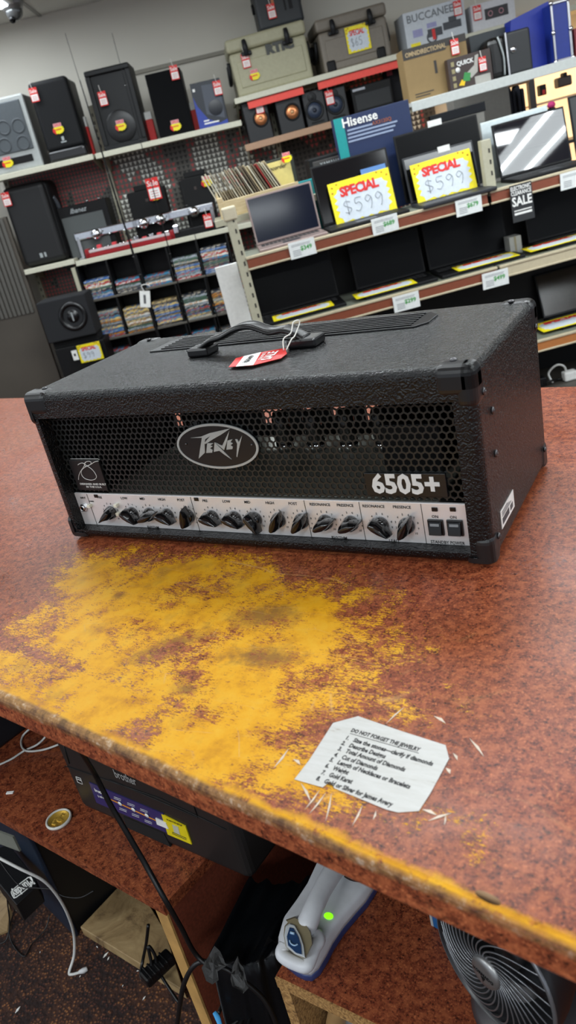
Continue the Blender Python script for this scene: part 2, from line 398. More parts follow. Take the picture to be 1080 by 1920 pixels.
# ================================================================== FOREGROUND
def textfit(mb, s, p0, p1, height, m, z=None, ext=.0001, bold=0, normal=None):
    """one line of lettering from p0 to p1 (3-D, mid height); normal = way it faces"""
    p0, p1 = V(p0), V(p1); d = (p1-p0); L_ = d.length; d.normalize(); nrm = V(normal or (0,0,1)).normalized(); up = nrm.cross(d).normalized()
    c = bpy.data.curves.new('t', 'FONT'); c.body = s; c.size = 1; o = bpy.data.objects.new('t', c); me = bpy.data.meshes.new_from_object(o)
    w = max((v.co.x for v in me.vertices), default=1); bpy.data.meshes.remove(me); bpy.data.objects.remove(o); bpy.data.curves.remove(c)
    M_ = MX.Identity(4)
    for i in range(3): M_[i][0]=d[i]; M_[i][1]=up[i]; M_[i][2]=nrm[i]; M_[i][3]=p0[i]
    mb.text(s, height, M_, m, ext, bold, xs=(L_/w)/height, align='LEFT'); return mb

# ---- counter -------------------------------------------------------
EN = V((-0.1395, -0.9902, 0)); EP = hz(0, 1297, 0); ET = V((.9902, -.1395, 0))
THK = .034
cf = lambda x: EP + ET*((x-EP.x)/ET.x)
pl, pr = cf(-1.9), cf(1.9)
cnt = thing('service_counter', 'long shop counter topped with worn red-brown speckled laminate and a yellow worn patch', 'counter')
mb = MB(); b = bmesh.new()
# rounded staff edge: sweep the nosing profile
def edge_y(x):
    return -(EN.dot(EP) - 0) # unused
prof = [(0.0, 0.0), (-.0035, -.0006), (-.0062, -.0026), (-.0075, -.0055), (-.008, -THK+.003), (-.0065, -THK)]
rows = []
for k in range(0, 61):
    x = -1.9 + 3.8*k/60; p = cf(x) + EN*(.008)
    rows.append([p + EN*(0*0) + V((0,0,z)) + EN*(-(.008+r_)) for r_, z in [(0.0,0),(-.0035,-.0006),(-.0062,-.0026),(-.0075,-.0055),(-.008,-THK+.003),(-.0065,-THK)]])
vr = [[b.verts.new(q) for q in r] for r in rows]
for a, c in zip(vr, vr[1:]):
    for i in range(len(a)-1): b.faces.new((a[i], a[i+1], c[i+1], c[i]))
bk = [b.verts.new((x, .792+(x+1.064)*-.0876, 0)) for x in (-1.9, 1.9)]; bk2 = [b.verts.new((v.co.x, v.co.y, -THK)) for v in bk]
b.faces.new([bk[0]] + [r[0] for r in vr] + [bk[1]])
b.faces.new([bk2[1]] + [r[-1] for r in vr][::-1] + [bk2[0]])
b.faces.new((bk[0], bk[1], bk2[1], bk2[0]))
b.faces.new([bk[0], bk2[0]] + vr[0][::-1]); b.faces.new([bk[1]] + vr[-1] + [bk2[1]])
bmesh.ops.recalc_face_normals(b, faces=b.faces)
mb.add(b); mb.build('countertop', M_count, cnt)
mb = MB(); mb.box(-1.8, 1.8, .0, .03, -1.0, -THK-.002); mb.build('front_panel', mat('dark cabinet board', (44,26,22), .6), cnt, MX.Translation((0,.66,0)) @ MX.Rotation(-.0874,4,'Z'))
# small metal plug and tape scraps on the edge
p = hit(915, 1683, EN, EN.dot(EP)+.008); mb = MB()
mb.cyl((0,0,0),(0,.0008,0), .008, n=20); mb.build('edge_plug', mat('worn plug metal', (150,118,84), .6), cnt, MX.Translation(p+EN*.0005) @ MX.Rotation(math.atan2(ET.y,ET.x),4,'Z') @ MX.Diagonal((1.1,1,.55,1)))

# ---- note ------------------------------------------------------------
def z5(x, y): return (480+x/1.8, 1320+y/1.8)
note = thing('paper_note', 'white printed reminder note about jewelry taped flat to the counter near its edge', 'note')
mb = MB(); P_ = [hz(*z5(*q), .0004) for q in [(130,255),(180,190),(260,65),(345,42),(490,92),(640,140),(652,185),(590,300),(550,362),(480,367),(440,357),(265,285),(250,262),(225,282)]]
b = bmesh.new(); b.faces.new([b.verts.new(q) for q in P_]); r = bmesh.ops.extrude_face_region(b, geom=b.faces[:]);
for v in r['geom']:
    if isinstance(v, bmesh.types.BMVert): v.co.z += .0004
bmesh.ops.recalc_face_normals(b, faces=b.faces)
mb.add(b)
M_note = newmat('scuffed note paper'); nt, N, L, bb = nodes(M_note); tc = N.new('ShaderNodeTexCoord')
w1 = tex(nt, mapping(nt, tc.outputs['Object'], rot=(0,0,.5), sc=(1,7,1)), 22, 7, .75)
w2 = tex(nt, mapping(nt, tc.outputs['Object'], rot=(0,0,-.9), sc=(1,8,1)), 18, 7, .75)
base = ramp(nt, mth(nt,'MINIMUM', w1.outputs['Fac'], w2.outputs['Fac']), [(.28, lin((150,134,116))), (.36, lin((196,195,190))), (.6, lin((208,208,205)))])
L.new(base, bb.inputs['Base Color']); bb.inputs['Roughness'].default_value = .45
mb.build('sheet', M_note, note)
mb = MB(); zt = .0009
LN = [("DO NOT FORGET THE JEWELRY",(322,88),(552,155)),("1.   Size the stones\u2014clarify if diamonds",(303,113),(597,203)),("2.   Describe Designs",(290,131),(437,178)),
 ("3.   Total Amount of Diamonds",(278,150),(503,222)),("4.   Cut of Diamonds",(265,170),(410,218)),("5.   Length of Necklaces or Bracelets",(250,187),(520,280)),
 ("6.   Weight",(235,207),(312,233)),("7.   Gold Karat",(222,230),(325,263)),("8.   Gold or Silver for James Avery",(205,250),(460,340))]
for s_, a_, c_ in LN: textfit(mb, s_, hz(*z5(*a_), zt), hz(*z5(*c_), zt), .0066 if s_[0] != 'D' else .0062, None, bold=.00022)
a_, c_ = hz(*z5(317,99), zt), hz(*z5(549,166), zt); mb.tube([a_, c_], .00025, 6, sub=1)
mb.build('lettering', M_ink, note)
# torn tape scraps round the note
M_tapeclear = mat('yellowed tape scrap', (206,190,170), .3, var=.15)
for i, (a_, c_, w_) in enumerate([((150,265),(185,330),3),((215,290),(165,355),2),((235,300),(180,370),2),((255,300),(235,395),2),((360,340),(325,410),2),((110,150),(60,215),3),((125,185),(150,205),4),
     ((580,395),(660,368),3),((640,370),(635,410),1.5),((720,115),(770,178),3),((560,355),(610,375),4),((640,215),(655,235),4),((600,40),(640,65),4),((440,65),(500,10),2),((405,360),(395,390),2),((665,165),(680,190),3)]):
    p0, p1 = hz(*z5(*a_), .0006), hz(*z5(*c_), .0006); d = (p1-p0).normalized(); s_ = V((-d.y, d.x, 0))*(.0004*w_); md = (p0+p1)/2 + s_*.6
    mb = MB(); mb.slab([p0, md-s_, p1, md+s_], .0005); o = mb.build('tape_scrap', M_tapeclear)
    tag(o, 'torn clear tape scrap stuck to the counter around the white note', 'tape scrap', 'tape scraps around the note')

# ---- amplifier -------------------------------------------------------
W, D, H = .673, .2988, .2408; Z0 = .004
amp = thing('guitar_amplifier_head', 'black guitar amplifier head with honeycomb grille and silver knob panel on the counter', 'amplifier')
FM = Frame((0,0,0), 0)
def fx(px, py, y=.018): q = FM.pt(px, py, y); return q.x, q.z
OX0, OX1, OZ0, OZ1 = .016, .647, .0185, .2035
b = bmesh.new()
def ring(y, x0, x1, z0, z1): return [b.verts.new(p) for p in ((x0,y,z0),(x1,y,z0),(x1,y,z1),(x0,y,z1))]
fo, bo = ring(0,0,W,Z0,H), ring(D,0,W,Z0,H); fi, bi = ring(0,OX0,OX1,OZ0+Z0*0,OZ1), ring(D,OX0,OX1,OZ0,OZ1)
for k in range(4):
    j = (k+1)%4
    b.faces.new((fo[k],fo[j],fi[j],fi[k])); b.faces.new((bo[j],bo[k],bi[k],bi[j])); b.faces.new((fo[j],fo[k],bo[k],bo[j])); b.faces.new((fi[k],fi[j],bi[j],bi[k]))
bmesh.ops.recalc_face_normals(b, faces=b.faces)
be = []
for e in b.edges:
    s0 = set(e.verts)
    if s0 <= set(fo) or s0 <= set(bo) or any(s0 == {fo[k], bo[k]} for k in range(4)): be.append(e)
bmesh.ops.bevel(b, geom=be, offset=.0112, segments=5, affect='EDGES', profile=.5)
mb = MB(); mb.add(b)
sh = mb.build('cabinet', M_tol, amp); sh['label'] = 'black pebbled vinyl cabinet'
# inside the cabinet
mb = MB(); HOL = [(.030,.048),(.219,.260),(.296,.318),(.350,.376),(.408,.432)]; hz0, hz1 = .080, .118
mb.box(OX0, OX1, D-.02, D-.012, OZ0, hz0); mb.box(OX0, OX1, D-.02, D-.012, hz1, OZ1)
xs_ = [OX0] + [v for h in HOL for v in h] + [OX1]
for k in range(0, len(xs_), 2): mb.box(xs_[k], xs_[k+1], D-.02, D-.012, hz0, hz1)
mb.build('back_panel', M_blk, amp)
mb = MB(); mb.box(.06, .60, .045, .262, .018, .066, .002); mb.build('chassis', mat('dull zinc chassis', (150,150,140), .4, .5), amp)
M_tube = mat('smoked valve glass', (60,58,54), .1, .3)
for i, x in enumerate((.30, .355, .41, .465, .14)):
    mb = MB(); mb.lathe([(0,.066),(.014,.066),(.014,.078),(.012,.082),(.0135,.09),(.0135,.118),(.010,.128),(0,.131)], 20, mx=MX.Translation((x,.205,0)))
    tb = mb.build('valve', M_tube, amp)
    m2 = MB(); m2.lathe([(.0142,.066),(.0145,.066),(.0145,.080),(.0142,.080)], 20, mx=MX.Translation((x,.205,0))); m2.build('valve_base', M_chrome, tb)
mb = MB(); mb.box(.50, .585, .12, .21, .066, .135, .004); mb.build('transformer', M_blk, amp)
# honeycomb grille
b = bmesh.new(); pitch = .00935; R_ = pitch/math.sqrt(3); t_ = .0011; gy = .021
Gz0, Gz1 = .076, OZ1; r0 = R_; ri = R_ - t_*1.15
nrow = int((Gz1-Gz0)/(1.5*R_))+2; ncol = int((OX1-OX0)/pitch)+2
for j in range(nrow):
    for i in range(ncol):
        cx = OX0 + (i + .5*(j%2))*pitch; cz = Gz0 + j*1.5*R_
        A = []; B = []
        for k in range(6):
            a = PI/2 + k*PI/3
            def cl(x, z): return (min(max(x,OX0),OX1), min(max(z,Gz0),Gz1))
            xo, zo = cl(cx+r0*math.cos(a), cz+r0*math.sin(a)); xi, zi = cl(cx+ri*math.cos(a), cz+ri*math.sin(a))
            A.append(b.verts.new((xo,gy,zo))); B.append((b.verts.new((xi,gy,zi)), b.verts.new((xi,gy+.0016,zi))))
        for k in range(6):
            l = (k+1)%6
            b.faces.new((A[k],A[l],B[l][0],B[k][0])); b.faces.new((B[k][0],B[l][0],B[l][1],B[k][1]))
bmesh.ops.dissolve_degenerate(b, dist=1e-6, edges=b.edges[:])
mb = MB(); mb.add(b); g = mb.build('grille', mat('black coated mesh', (40,42,42), .34, .3), amp); g['label'] = 'black honeycomb metal grille'
# badges
def z1p(x, y): return (300+x/4.909, 770+y/4.909)
cx, cz = (.2486+.3792)/2, .1497; rx, rz = .0655, .0322
ell = lambda a, c, n=64: [(cx+a*math.cos(2*PI*k/n), cz+c*math.sin(2*PI*k/n)) for k in range(n)]
M_badge = mat('black badge', (16,17,19), .35); M_sil = mat('satin silver badge', (170,176,176), .35, .35)
mb = MB(); mb.prism(ell(rx, rz), .0165, .0205); bd = mb.build('logo_badge', M_badge, amp)
mb = MB(); b = bmesh.new(); n = 64
o1 = [b.verts.new((x,.0158,z)) for x,z in ell(rx,rz)]; o2 = [b.verts.new((x,.0158,z)) for x,z in ell(rx-.0032,rz-.0030)]; o3 = [b.verts.new((x,.0172,z)) for x,z in ell(rx+.0003,rz+.0003)]; o4 = [b.verts.new((x,.0172,z)) for x,z in ell(rx-.0034,rz-.0032)]
for k in range(n):
    j = (k+1)%n; b.faces.new((o1[k],o1[j],o2[j],o2[k])); b.faces.new((o1[k],o3[k],o3[j],o1[j])); b.faces.new((o2[k],o2[j],o4[j],o4[k]))
bmesh.ops.recalc_face_normals(b, faces=b.faces); mb.add(b); mb.build('rim', M_sil, bd)
mb = MB()
for poly in ([(282,250),(380,238),(455,207),(648,163),(560,222),(500,255),(425,303),(412,303),(415,385),(358,440),(372,345),(388,248)],
             [(437,298),(492,300),(464,318),(486,328),(462,345),(486,362),(482,385),(427,388)],
             [(504,290),(660,447),(592,402),(548,368),(497,378)],
             [(512,293),(562,318),(575,320),(640,183),(618,280),(592,362)],
             [(622,275),(668,262),(650,290),(672,300),(650,318),(672,332),(668,352),(613,358)],
             [(693,262),(712,262),(727,288),(757,228),(740,300),(712,427),(706,420),(712,305)]):
    mb.prism([fx(*z1p(*q), .0163) for q in poly], .0157, .0166)
mb.build('lettering', M_sil, bd)
mb = MB(); mb.prism([fx(*z1p(*q), .0156) for q in [(418,262),(458,236),(412,290)]], .0153, .0158); mb.build('letter_counter', M_badge, bd)
for q in ((240,308),(845,315)):
    x, z = fx(*z1p(*q), .016); mb = MB(); mb.cyl((x,.0166,z),(x,.0150,z), .0017, .0013, 12); mb.build('screw', M_screw, bd)
mb = MB(); mb.box(.5205, .6225, .0165, .0205, .0822, .1125, .0008); b6 = mb.build('model_badge', M_badge, amp)
mb = MB(); textfit(mb, '6505+', (.5290,.0160,.0976), (.6135,.0160,.0976), .0345, None, ext=.0004, bold=.0012, normal=(0,-1,0)); mb.build('lettering', mat('pale grey print', (208,210,208), .45), b6)
mb = MB(); mb.box(.030, .0915, .0165, .0205, .0795, .1300, .0006); bs = mb.build('signature_badge', M_badge, amp)
def z3p(x, y): return (120+x/7.714, 840+y/7.714)
def stroke(pts, r=.00042, y=.0160): return [V((fx(*z3p(*q), y)[0], y, fx(*z3p(*q), y)[1])) for q in pts]
mb = MB()
mb.tube(stroke([(200,245),(235,222),(275,218),(298,240),(280,280),(240,340),(215,400),(212,460)]), .0005, 6)
mb.tube(stroke([(500,187),(440,203),(390,235),(330,262),(270,305),(250,345),(262,400),(310,445),(390,465),(450,450),(470,410),(440,350),(400,305),(350,268),(305,235),(315,205),(355,192),(390,205),(385,235),(345,258),(310,268),(300,240),(305,205)]), .0005, 6)
mb.tube(stroke([(95,158),(490,158),(512,168)]), .0004, 6, sub=1)
textfit(mb, 'DESIGNED AND BUILT', V((fx(*z3p(225,502),.016)[0],.016,.0905)), V((fx(*z3p(605,512),.016)[0],.016,.0905)), .0042, None, bold=.0001, normal=(0,-1,0))
textfit(mb, 'IN THE U.S.A.', V((fx(*z3p(318,548),.016)[0],.016,.0858)), V((fx(*z3p(540,553),.016)[0],.016,.0858)), .0042, None, bold=.0001, normal=(0,-1,0))
mb.build('lettering', mat('pale grey print', (208,210,208)), bs)
# control panel
mb = MB(); mb.box(OX0, OX1, .018, .022, OZ0, .0735, .0006); fp = mb.build('control_panel', M_face, amp); fp['label'] = 'silver control panel with printed black scales'
yp = .0176; mb = MB()
def lab(s, px, py, size=.0056, z=None, xs=1.0):
    x, z_ = fx(px, py, yp); mb.text(s, size, front(x, yp, z if z else z_), None, .0001, .00005, xs=xs)
for s_, px in [('PRE',188),('LOW',233),('MID',267),('HIGH',303),('POST',339),('PRE',384),('LOW',424),('MID',463),('HIGH',505),('POST',548)]: lab(s_, px, 936+ (px-188)*.015, z=.0672)
for s_, px in [('RESONANCE',599),('PRESENCE',646),('RESONANCE',699),('PRESENCE',752)]: lab(s_, px, 944, z=.0672, size=.0054, xs=.95)
lab('INPUT', 157, 938, .0048, .0655, .8); lab('CHANNEL', 171, 938, .003, .0600, .7)
for s_, px, py in [('RHYTHM',284,979),('LEAD',478,990),('RHYTHM',634,998),('LEAD',737,1004)]: lab(s_, px, py, .0056, .0198)
lab('ON', 815, 965, .0052, .0560); lab('ON', 849, 965, .0052, .0560); lab('STANDBY POWER', 838, 1009, .0060, .0215, .86)
for px in (172, 363, 573, 675, 790):
    x = fx(px, 955, yp)[0]; mb.box(x-.0003, x+.0003, yp-.0001, .0182, .0165, .0725)
KN = [(200,215),(240,-35),(272,20),(305,-25),(344,80),(388,-20),(430,-25),(468,-60),(512,60),(555,50),(600,25),(648,20),(704,-35),(753,60)]
kx = [fx(px, 962, .008)[0] for px, _ in KN]
for x in kx:
    for k in range(10):
        a = math.radians(225 - 30*k); mb.text(str(k+1), .0040, front(x+.0150*math.cos(a), yp, .0425+.0150*math.sin(a)), None, .0001)
mb.build('printed_scale', M_ink, fp)
for x, (px, an) in zip(kx, KN):
    mb = MB(); T = MX.Translation((x, .018, .0425)) @ MX.Rotation(PI/2,4,'X')      # local z -> -y
    mb.lathe([(0,0),(.0105,0),(.0105,.003),(.0092,.006),(.0086,.009),(0,.009)], 28, mx=T)
    A_ = math.radians(an); T2 = T @ MX.Rotation(A_,4,'Z') @ MX.Diagonal((1.22,1.25,1.1,1))
    b = bmesh.new(); out = [(-.0100,-.0042),(-.004,-.0066),(.004,-.0060),(.0150,-.0010),(.0158,0),(.0150,.0010),(.004,.0060),(-.004,.0066),(-.0100,.0042),(-.0115,0)]
    lo = [b.verts.new((x_,y_,.004)) for x_,y_ in out]; mi_ = [b.verts.new((x_*.96,y_*.8,.012)) for x_,y_ in out]; hi = [b.verts.new((x_*.86,y_*.42,.0185)) for x_,y_ in out]
    n = len(out); b.faces.new(hi); b.faces.new(lo[::-1])
    for k in range(n):
        j = (k+1)%n; b.faces.new((lo[k],lo[j],mi_[j],mi_[k])); b.faces.new((mi_[k],mi_[j],hi[j],hi[k]))
    bmesh.ops.bevel(b, geom=b.edges[:], offset=.0008, segments=2, affect='EDGES', profile=.5)
    mb.add(b, None, T2, True); kn = mb.build('knob', mat('glossy knob plastic', (10,10,12), .16, coat=.5), amp)
for px, py in ((180,930),(368,936),(815,955),(849,955)):
    x, z = fx(px, py, yp); mb = MB(); mb.box(x-.0036, x+.0036, .0166, .0182, z-.0026, z+.0026, .0004); mb.box(x-.0022,x+.0022,.0162,.0168,z-.0012,z+.0012); mb.build('indicator_light', mat('dark lens', (20,16,16), .2), amp)
for px, py in ((818,988),(854,989)):
    x, z = fx(px, py, yp); mb = MB(); mb.box(x-.0098, x+.0098, .0150, .0182, z-.0105, z+.0105, .0012); sw = mb.build('rocker_switch', M_plast, amp)
    m2 = MB(); m2.prism([(-.0078,-.0085),(.0078,-.0085),(.0078,.0085),(-.0078,.0085)], -.002, .002, mx=MX.Translation((x,.0138,z)) @ MX.Rotation(-.22,4,'X'), bev=.0005); m2.build('rocker', M_glossblk, sw)
    m2 = MB(); m2.prism([(-.0055,.003),(.0055,.003),(.0055,.0062),(-.0055,.0062)], -.0026, -.0019, mx=MX.Translation((x,.0138,z)) @ MX.Rotation(-.22,4,'X')); m2.build('switch_mark', mat('grey mark', (120,126,130), .3), sw)
x, z = fx(158, 951, yp); mb = MB(); T = MX.Translation((x,.018,z)) @ MX.Rotation(PI/2,4,'X')
mb.lathe([(.0068,0),(.0068,.003),(.0046,.0032),(.0046,.0055),(.0032,.0055),(.0032,.001),(0,.001)], 6, mx=T, smooth=False); mb.lathe([(.0048,.002),(.0048,.006),(.0032,.006),(.0032,.001),(0,.001)], 20, mx=T); mb.build('input_jack', M_chrome, amp)
for px, py in ((170,947),(220,946),(224,962)):
    x, z = fx(px, py, yp); mb = MB(); mb.box(x-.0030, x+.0030, .0115, .0182, z-.0026, z+.0026, .0007); mb.build('push_button', mat('ivory button', (222,218,200), .35), amp)
# corner protectors and screws
def dome(mb, p, ax, r=.0042):
    q = V(ax).to_track_quat('Z','Y').to_matrix().to_4x4(); q.translation = V(p)
    mb.lathe([(0,.0030),(r*.25,.0028),(r*.3,.0018),(r*.55,.0026),(r*.9,.0014),(r,.0),(0,-.0005)], 18, mx=q)
for ix in (0,1):
    for iy in (0,1):
        for iz in (0,1):
            mb = MB(); e = .0016
            def cb(lx, ly, lz):
                x0, x1 = (-e, lx) if ix == 0 else (W-lx, W+e); y0, y1 = (-e, ly) if iy == 0 else (D-ly, D+e)
                z0, z1 = (Z0-e, Z0+lz) if iz == 0 else (H-lz, H+e); mb.box(x0, x1, y0, y1, z0, z1, .0112 if lz > .012 else .005, seg=5)
            fl = .0145 if ix == 0 else .0245; tz = .007 if iz == 0 else .035
            if iz == 0: cb(.034 if iy == 0 else .03, .030, .0140); cb(fl if iy == 0 else .02, .034, .038)
            else: cb(.046, .032, tz); cb(fl if iy == 0 else .02, .034, .048)
            cp = mb.build('corner_protector', mat('protector plastic', (19,20,22), .36), amp, smooth=False)
            cp['label'] = 'glossy black corner protector'
            mb = MB(); xs0 = .027 if ix == 0 else W-.027; sx = -1 if ix == 0 else 1
            if iz: dome(mb, (xs0, .022 if iy == 0 else D-.022, H+e), (0,0,1)); mb.build('screw', M_screw, cp); mb = MB()
            dome(mb, ((-e if ix == 0 else W+e), .022 if iy == 0 else D-.022, H-.034 if iz else Z0+.028), (sx,0,0)); mb.build('screw', M_screw, cp)
for y, z in ((.052,.174),(.048,.124)):
    mb = MB(); dome(mb, (W+.0002, y, z), (1,0,0), .0046); mb.build('side_bolt', M_screw, amp)
mb = MB(); mb.box(W, W+.0006, .043, .104, .029, .052); st = mb.build('barcode_sticker', M_white, amp); st['label'] = 'white barcode sticker on the side'
mb = MB(); rnd = random.Random(3); y = .048
while y < .078:
    w_ = rnd.uniform(.0004,.0012); mb.box(W+.0005, W+.0009, y, y+w_, .033, .041); y += w_+rnd.uniform(.0004,.001)
for k in range(3): mb.box(W+.0005, W+.0009, .048, .09-k*.008, .043+k*.0026, .0442+k*.0026)
mb.box(W+.0005, W+.0009, .084, .096, .033, .040)
mb.build('print', mat('grey print', (90,90,92), .6), st)
for ix in (0,1):
    for iy in (0,1):
        mb = MB(); x, y = (.045 if ix == 0 else W-.045), (.05 if iy == 0 else D-.05); mb.cyl((x,y,0.0),(x,y,Z0+.001), .015, .017, 24); mb.build('rubber_foot', M_blk, amp)
# vent plate on top
mb = MB(); vx0, vx1, vy0, vy1 = .096, .556, .190, .262
mb.prism([(vx0,vy0),(vx1-.014,vy0),(vx1,vy0+.018),(vx1,vy1-.016),(vx1-.014,vy1),(vx0+.014,vy1),(vx0,vy1-.016)], H-.0005, H+.0022, 'z', bev=.0006)
vp_ = mb.build('vent_plate', mat('black vent plastic', (14,15,17), .35), amp)
mb = MB()
for c in range(8):
    x0 = vx0+.022+c*.0525
    for r in range(6): mb.box(x0, x0+.0485, vy0+.009+r*.0098, vy0+.0145+r*.0098, H+.0018, H+.0026)
mb.build('vent_slot_shade', mat('painted vent shade', (4,4,4), .9), vp_)  # near-black strips on the plate paint the shade of open slots
mb = MB()
for c in range(8):
    x0 = vx0+.022+c*.0525
    for r in range(7): mb.box(x0-.002, x0+.0505, vy0+.0052+r*.0098, vy0+.0082+r*.0098, H+.002, H+.0040, .0006)
mb.build('vent_ribs', mat('black vent plastic', (26,27,29)), vp_)
# handle
hy = .150; px_ = FM.pt(482, 607, hy); hzt = px_.z
mb = MB(); hx0, hx1 = .2125, .425
hpts = [(hx0+.018,hy,H+.010),(hx0+.040,hy,H+.020),(.272,hy,hzt-.012),(.300,hy,hzt-.003),(.325,hy,hzt-.002),(.352,hy,hzt-.012),(.378,hy,H+.024),(hx1-.02,hy,H+.010)]
mb.tube(hpts, .0135, 16, flat=(0,0,1), sub=6); hd = mb.build('carry_handle', mat('black rubber strap', (12,12,13), .38), amp)
for s_ in (-1, 1):
    m2 = MB(); m2.tube([(x, hy+s_*.0085, z+.0043) for x,y,z in hpts[1:-1]], .0007, 6, sub=6); m2.build('strap_piping', mat('worn strap edge', (110,110,108), .4), hd)
for x0, x1 in ((hx0, hx0+.036), (hx1-.044, hx1)):
    m2 = MB(); m2.box(x0, x1, hy-.0165, hy+.0165, H, H+.0125, .003); ec = m2.build('handle_cap', M_plast, amp)
    m2 = MB(); dome(m2, ((x0+x1)/2, hy, H+.0125), (0,0,1), .0048); m2.build('screw', M_screw, ec)

# sale tag tied to the handle
def zh(x, y): return (340+x/3.375, 590+y/3.375)
tg = thing('sale_tag', 'red and white sale tag tied to the amplifier handle with white string', 'price tag')
zt_ = H+.003
mb = MB(); mb.slab([hz(*zh(*q), zt_+.0006) for q in [(300,330),(345,275),(490,240),(655,210),(668,245),(630,275),(450,320)]], .0006); mb.build('card', M_red, tg)
mb = MB(); mb.slab([hz(*zh(*q), zt_+.0012) for q in [(345,327),(395,262),(505,236),(455,317)]], .0005); mb.build('price_sticker', M_white, tg)
mb = MB(); textfit(mb, 'SALE', hz(*zh(535,285), zt_+.0014), hz(*zh(588,232), zt_+.0014), .020, None, bold=.0004)
textfit(mb, 'OUR PRICE', hz(*zh(495,285), zt_+.0014), hz(*zh(530,240), zt_+.0014), .007, None)
mb.build('white_lettering', M_white, tg)
mb = MB(); textfit(mb, '$649', hz(*zh(410,300), zt_+.0018), hz(*zh(450,258), zt_+.0018), .010, None); 
for k in range(3): mb.tube([hz(*zh(385+k*12,305), zt_+.0018), hz(*zh(430+k*10,268), zt_+.0018)], .0002, 5, sub=1)
mb.build('ink', M_ink, tg)
mb = MB(); hp = V((.392, hy-.014, H+.022))
q0 = hz(*zh(648,225), zt_+.002)
mb.tube([q0, q0*.6+hp*.4+V((-.004,0,.006)), hp+V((0,-.003,0)), hp+V((.002,.006,.012)), hp+V((.006,.016,.010)), hp+V((.004,.0,-.004)), q0*.5+hp*.5+V((.006,0,.002)), q0+V((.006,-.003,.001))], .0009, 8)
mb.build('string', mat('white string', (232,230,222), .8), tg)

# ================================================================== UNDER THE COUNTER
ZD = -.45
fl = MB(); fl.box(-12, 8, -6, 14, -1.05, -1.0); struct(fl.build('floor', M_carpet), 'brown loop carpet with orange flecks', 'floor')
A1, B1, C1 = hz(0,1530,ZD), hz(305,1700,ZD), hz(380,1618,ZD)
e1 = (B1-A1).normalized(); n1 = V((-e1.y, e1.x, 0)); s1 = (C1-B1).normalized()
desk = thing('under_counter_desk', 'red-brown speckled laminate desk under the counter holding the printer and gold coin', 'desk')
mb = MB(); mb.slab([A1-e1*.9, B1, B1+s1*.62, A1-e1*.9+n1*.62], .02); mb.build('desktop', M_lam, desk)
DF = Frame(B1, math.atan2(e1.y,e1.x))
mb = MB(); mb.box(-.024, -.004, .004, .60, -.55, -.0205); mb.build('side_panel', M_lam, desk, DF.m)
mb = MB(); mb.box(-.0035, .0, .004, .60, -.55, -.0205); mb.build('laminate_face', mat('dark red laminate', (112,56,40), .5, scale=200, var=.4), desk, DF.m)
mb = MB(); mb.box(-.0245, .0005, .001, .0045, -.55, -.0205); mb.build('raw_edge', mat('raw plywood edge', (176,136,78), .7, scale=25, var=.25), desk, DF.m)
# printer
q0, q1 = hz(158,1515,ZD), hz(440,1640,ZD); PF = Frame(q0, math.atan2((q1-q0).y,(q1-q0).x)); PW = .365
pr_ = thing('laser_printer', 'black laser printer with blue and yellow sticker on the desk under the counter', 'printer', PF.m)
M_pr = mat('printer plastic', (30,28,28), .45)
mb = MB(); mb.box(-.006, PW, 0, .33, .0, .185, .012, seg=3, taper=(1,1)); mb.build('body', M_pr, pr_)
mb = MB(); mb.prism([PF.pt(*q).xz for q in [(232,1530),(308,1562),(322,1590),(238,1552)]], -.0012, .003, 'y'); mb.build('tray_grip_shade', mat('painted recess shade', (8,8,8), .8), pr_)  # flat patch on the front; shade of the grip recess is its colour
mb = MB()
for a_, c_ in (((122,1436),(300,1497)),((300,1497),(424,1556)),((118,1394),(130,1432)),((118,1394),(200,1420)),((355,1490),(371,1533)),((371,1533),(205,1462))):
    p0, p1 = PF.pt(*a_, -.0006), PF.pt(*c_, -.0006); mb.tube([p0, p1], .0009, 6, sub=1)
mb.build('door_seam', mat('seam black', (6,6,6), .6), pr_)
def ppoly(pts, y=-.0012): return [PF.pt(*q, y).xz for q in pts]
mb = MB(); mb.prism(ppoly([(167,1467),(306,1526),(316,1563),(181,1505)]), -.0014, 0); sk = mb.build('promo_sticker', mat('navy sticker', (44,40,98), .35), pr_)
mb = MB(); mb.prism(ppoly([(303,1526),(348,1549),(360,1583),(315,1564)]), -.0020, -.0002); y2 = mb.build('yellow_sticker', mat('lemon sticker', (226,206,26), .4), pr_)
def zp(x, y): return (100+x/3.375, 1380+y/3.375)
mb = MB(); a_, c_ = PF.pt(*zp(365,402),-.002), PF.pt(*zp(660,540),-.002); mb.tube([a_, c_], .0009, 6, sub=1); mb.build('orange_line', mat('orange line', (236,150,40), .5), sk)
mb = MB()
for q in ((422,428),(507,466),(592,503)):
    p = PF.pt(*zp(*q), -.0024); mb.cyl(p, p+V((0,-.0006,0)), .0042, n=18)
mb.prism(ppoly([zp(650,515), zp(715,545), zp(733,585), zp(660,555)]), -.0030, -.0012)
textfit(mb, 'brother', PF.pt(*zp(260,340),-.0024), PF.pt(*zp(330,372),-.0024), .010, None, normal=(0,-1,0), bold=.0002)
textfit(mb, '(refresh)', PF.pt(*zp(280,378),-.0024), PF.pt(*zp(345,402),-.0024), .007, None, normal=(0,-1,0))
for q in ((405,392),(490,430),(572,468),(440,462),(520,498),(600,538)):
    for k in range(2): 
        a_ = PF.pt(*zp(q[0]-22, q[1]-8+k*9), -.002); c_ = PF.pt(*zp(q[0]+24, q[1]+10+k*9), -.002); mb.tube([a_, c_], .00035, 5, sub=1)
mb.build('white_print', M_white, sk)
mb = MB(); 
textfit(mb, 'SCAN FOR SETUP', PF.pt(*zp(716,528),-.0026), PF.pt(*zp(815,570),-.0026), .005, None, normal=(0,-1,0))
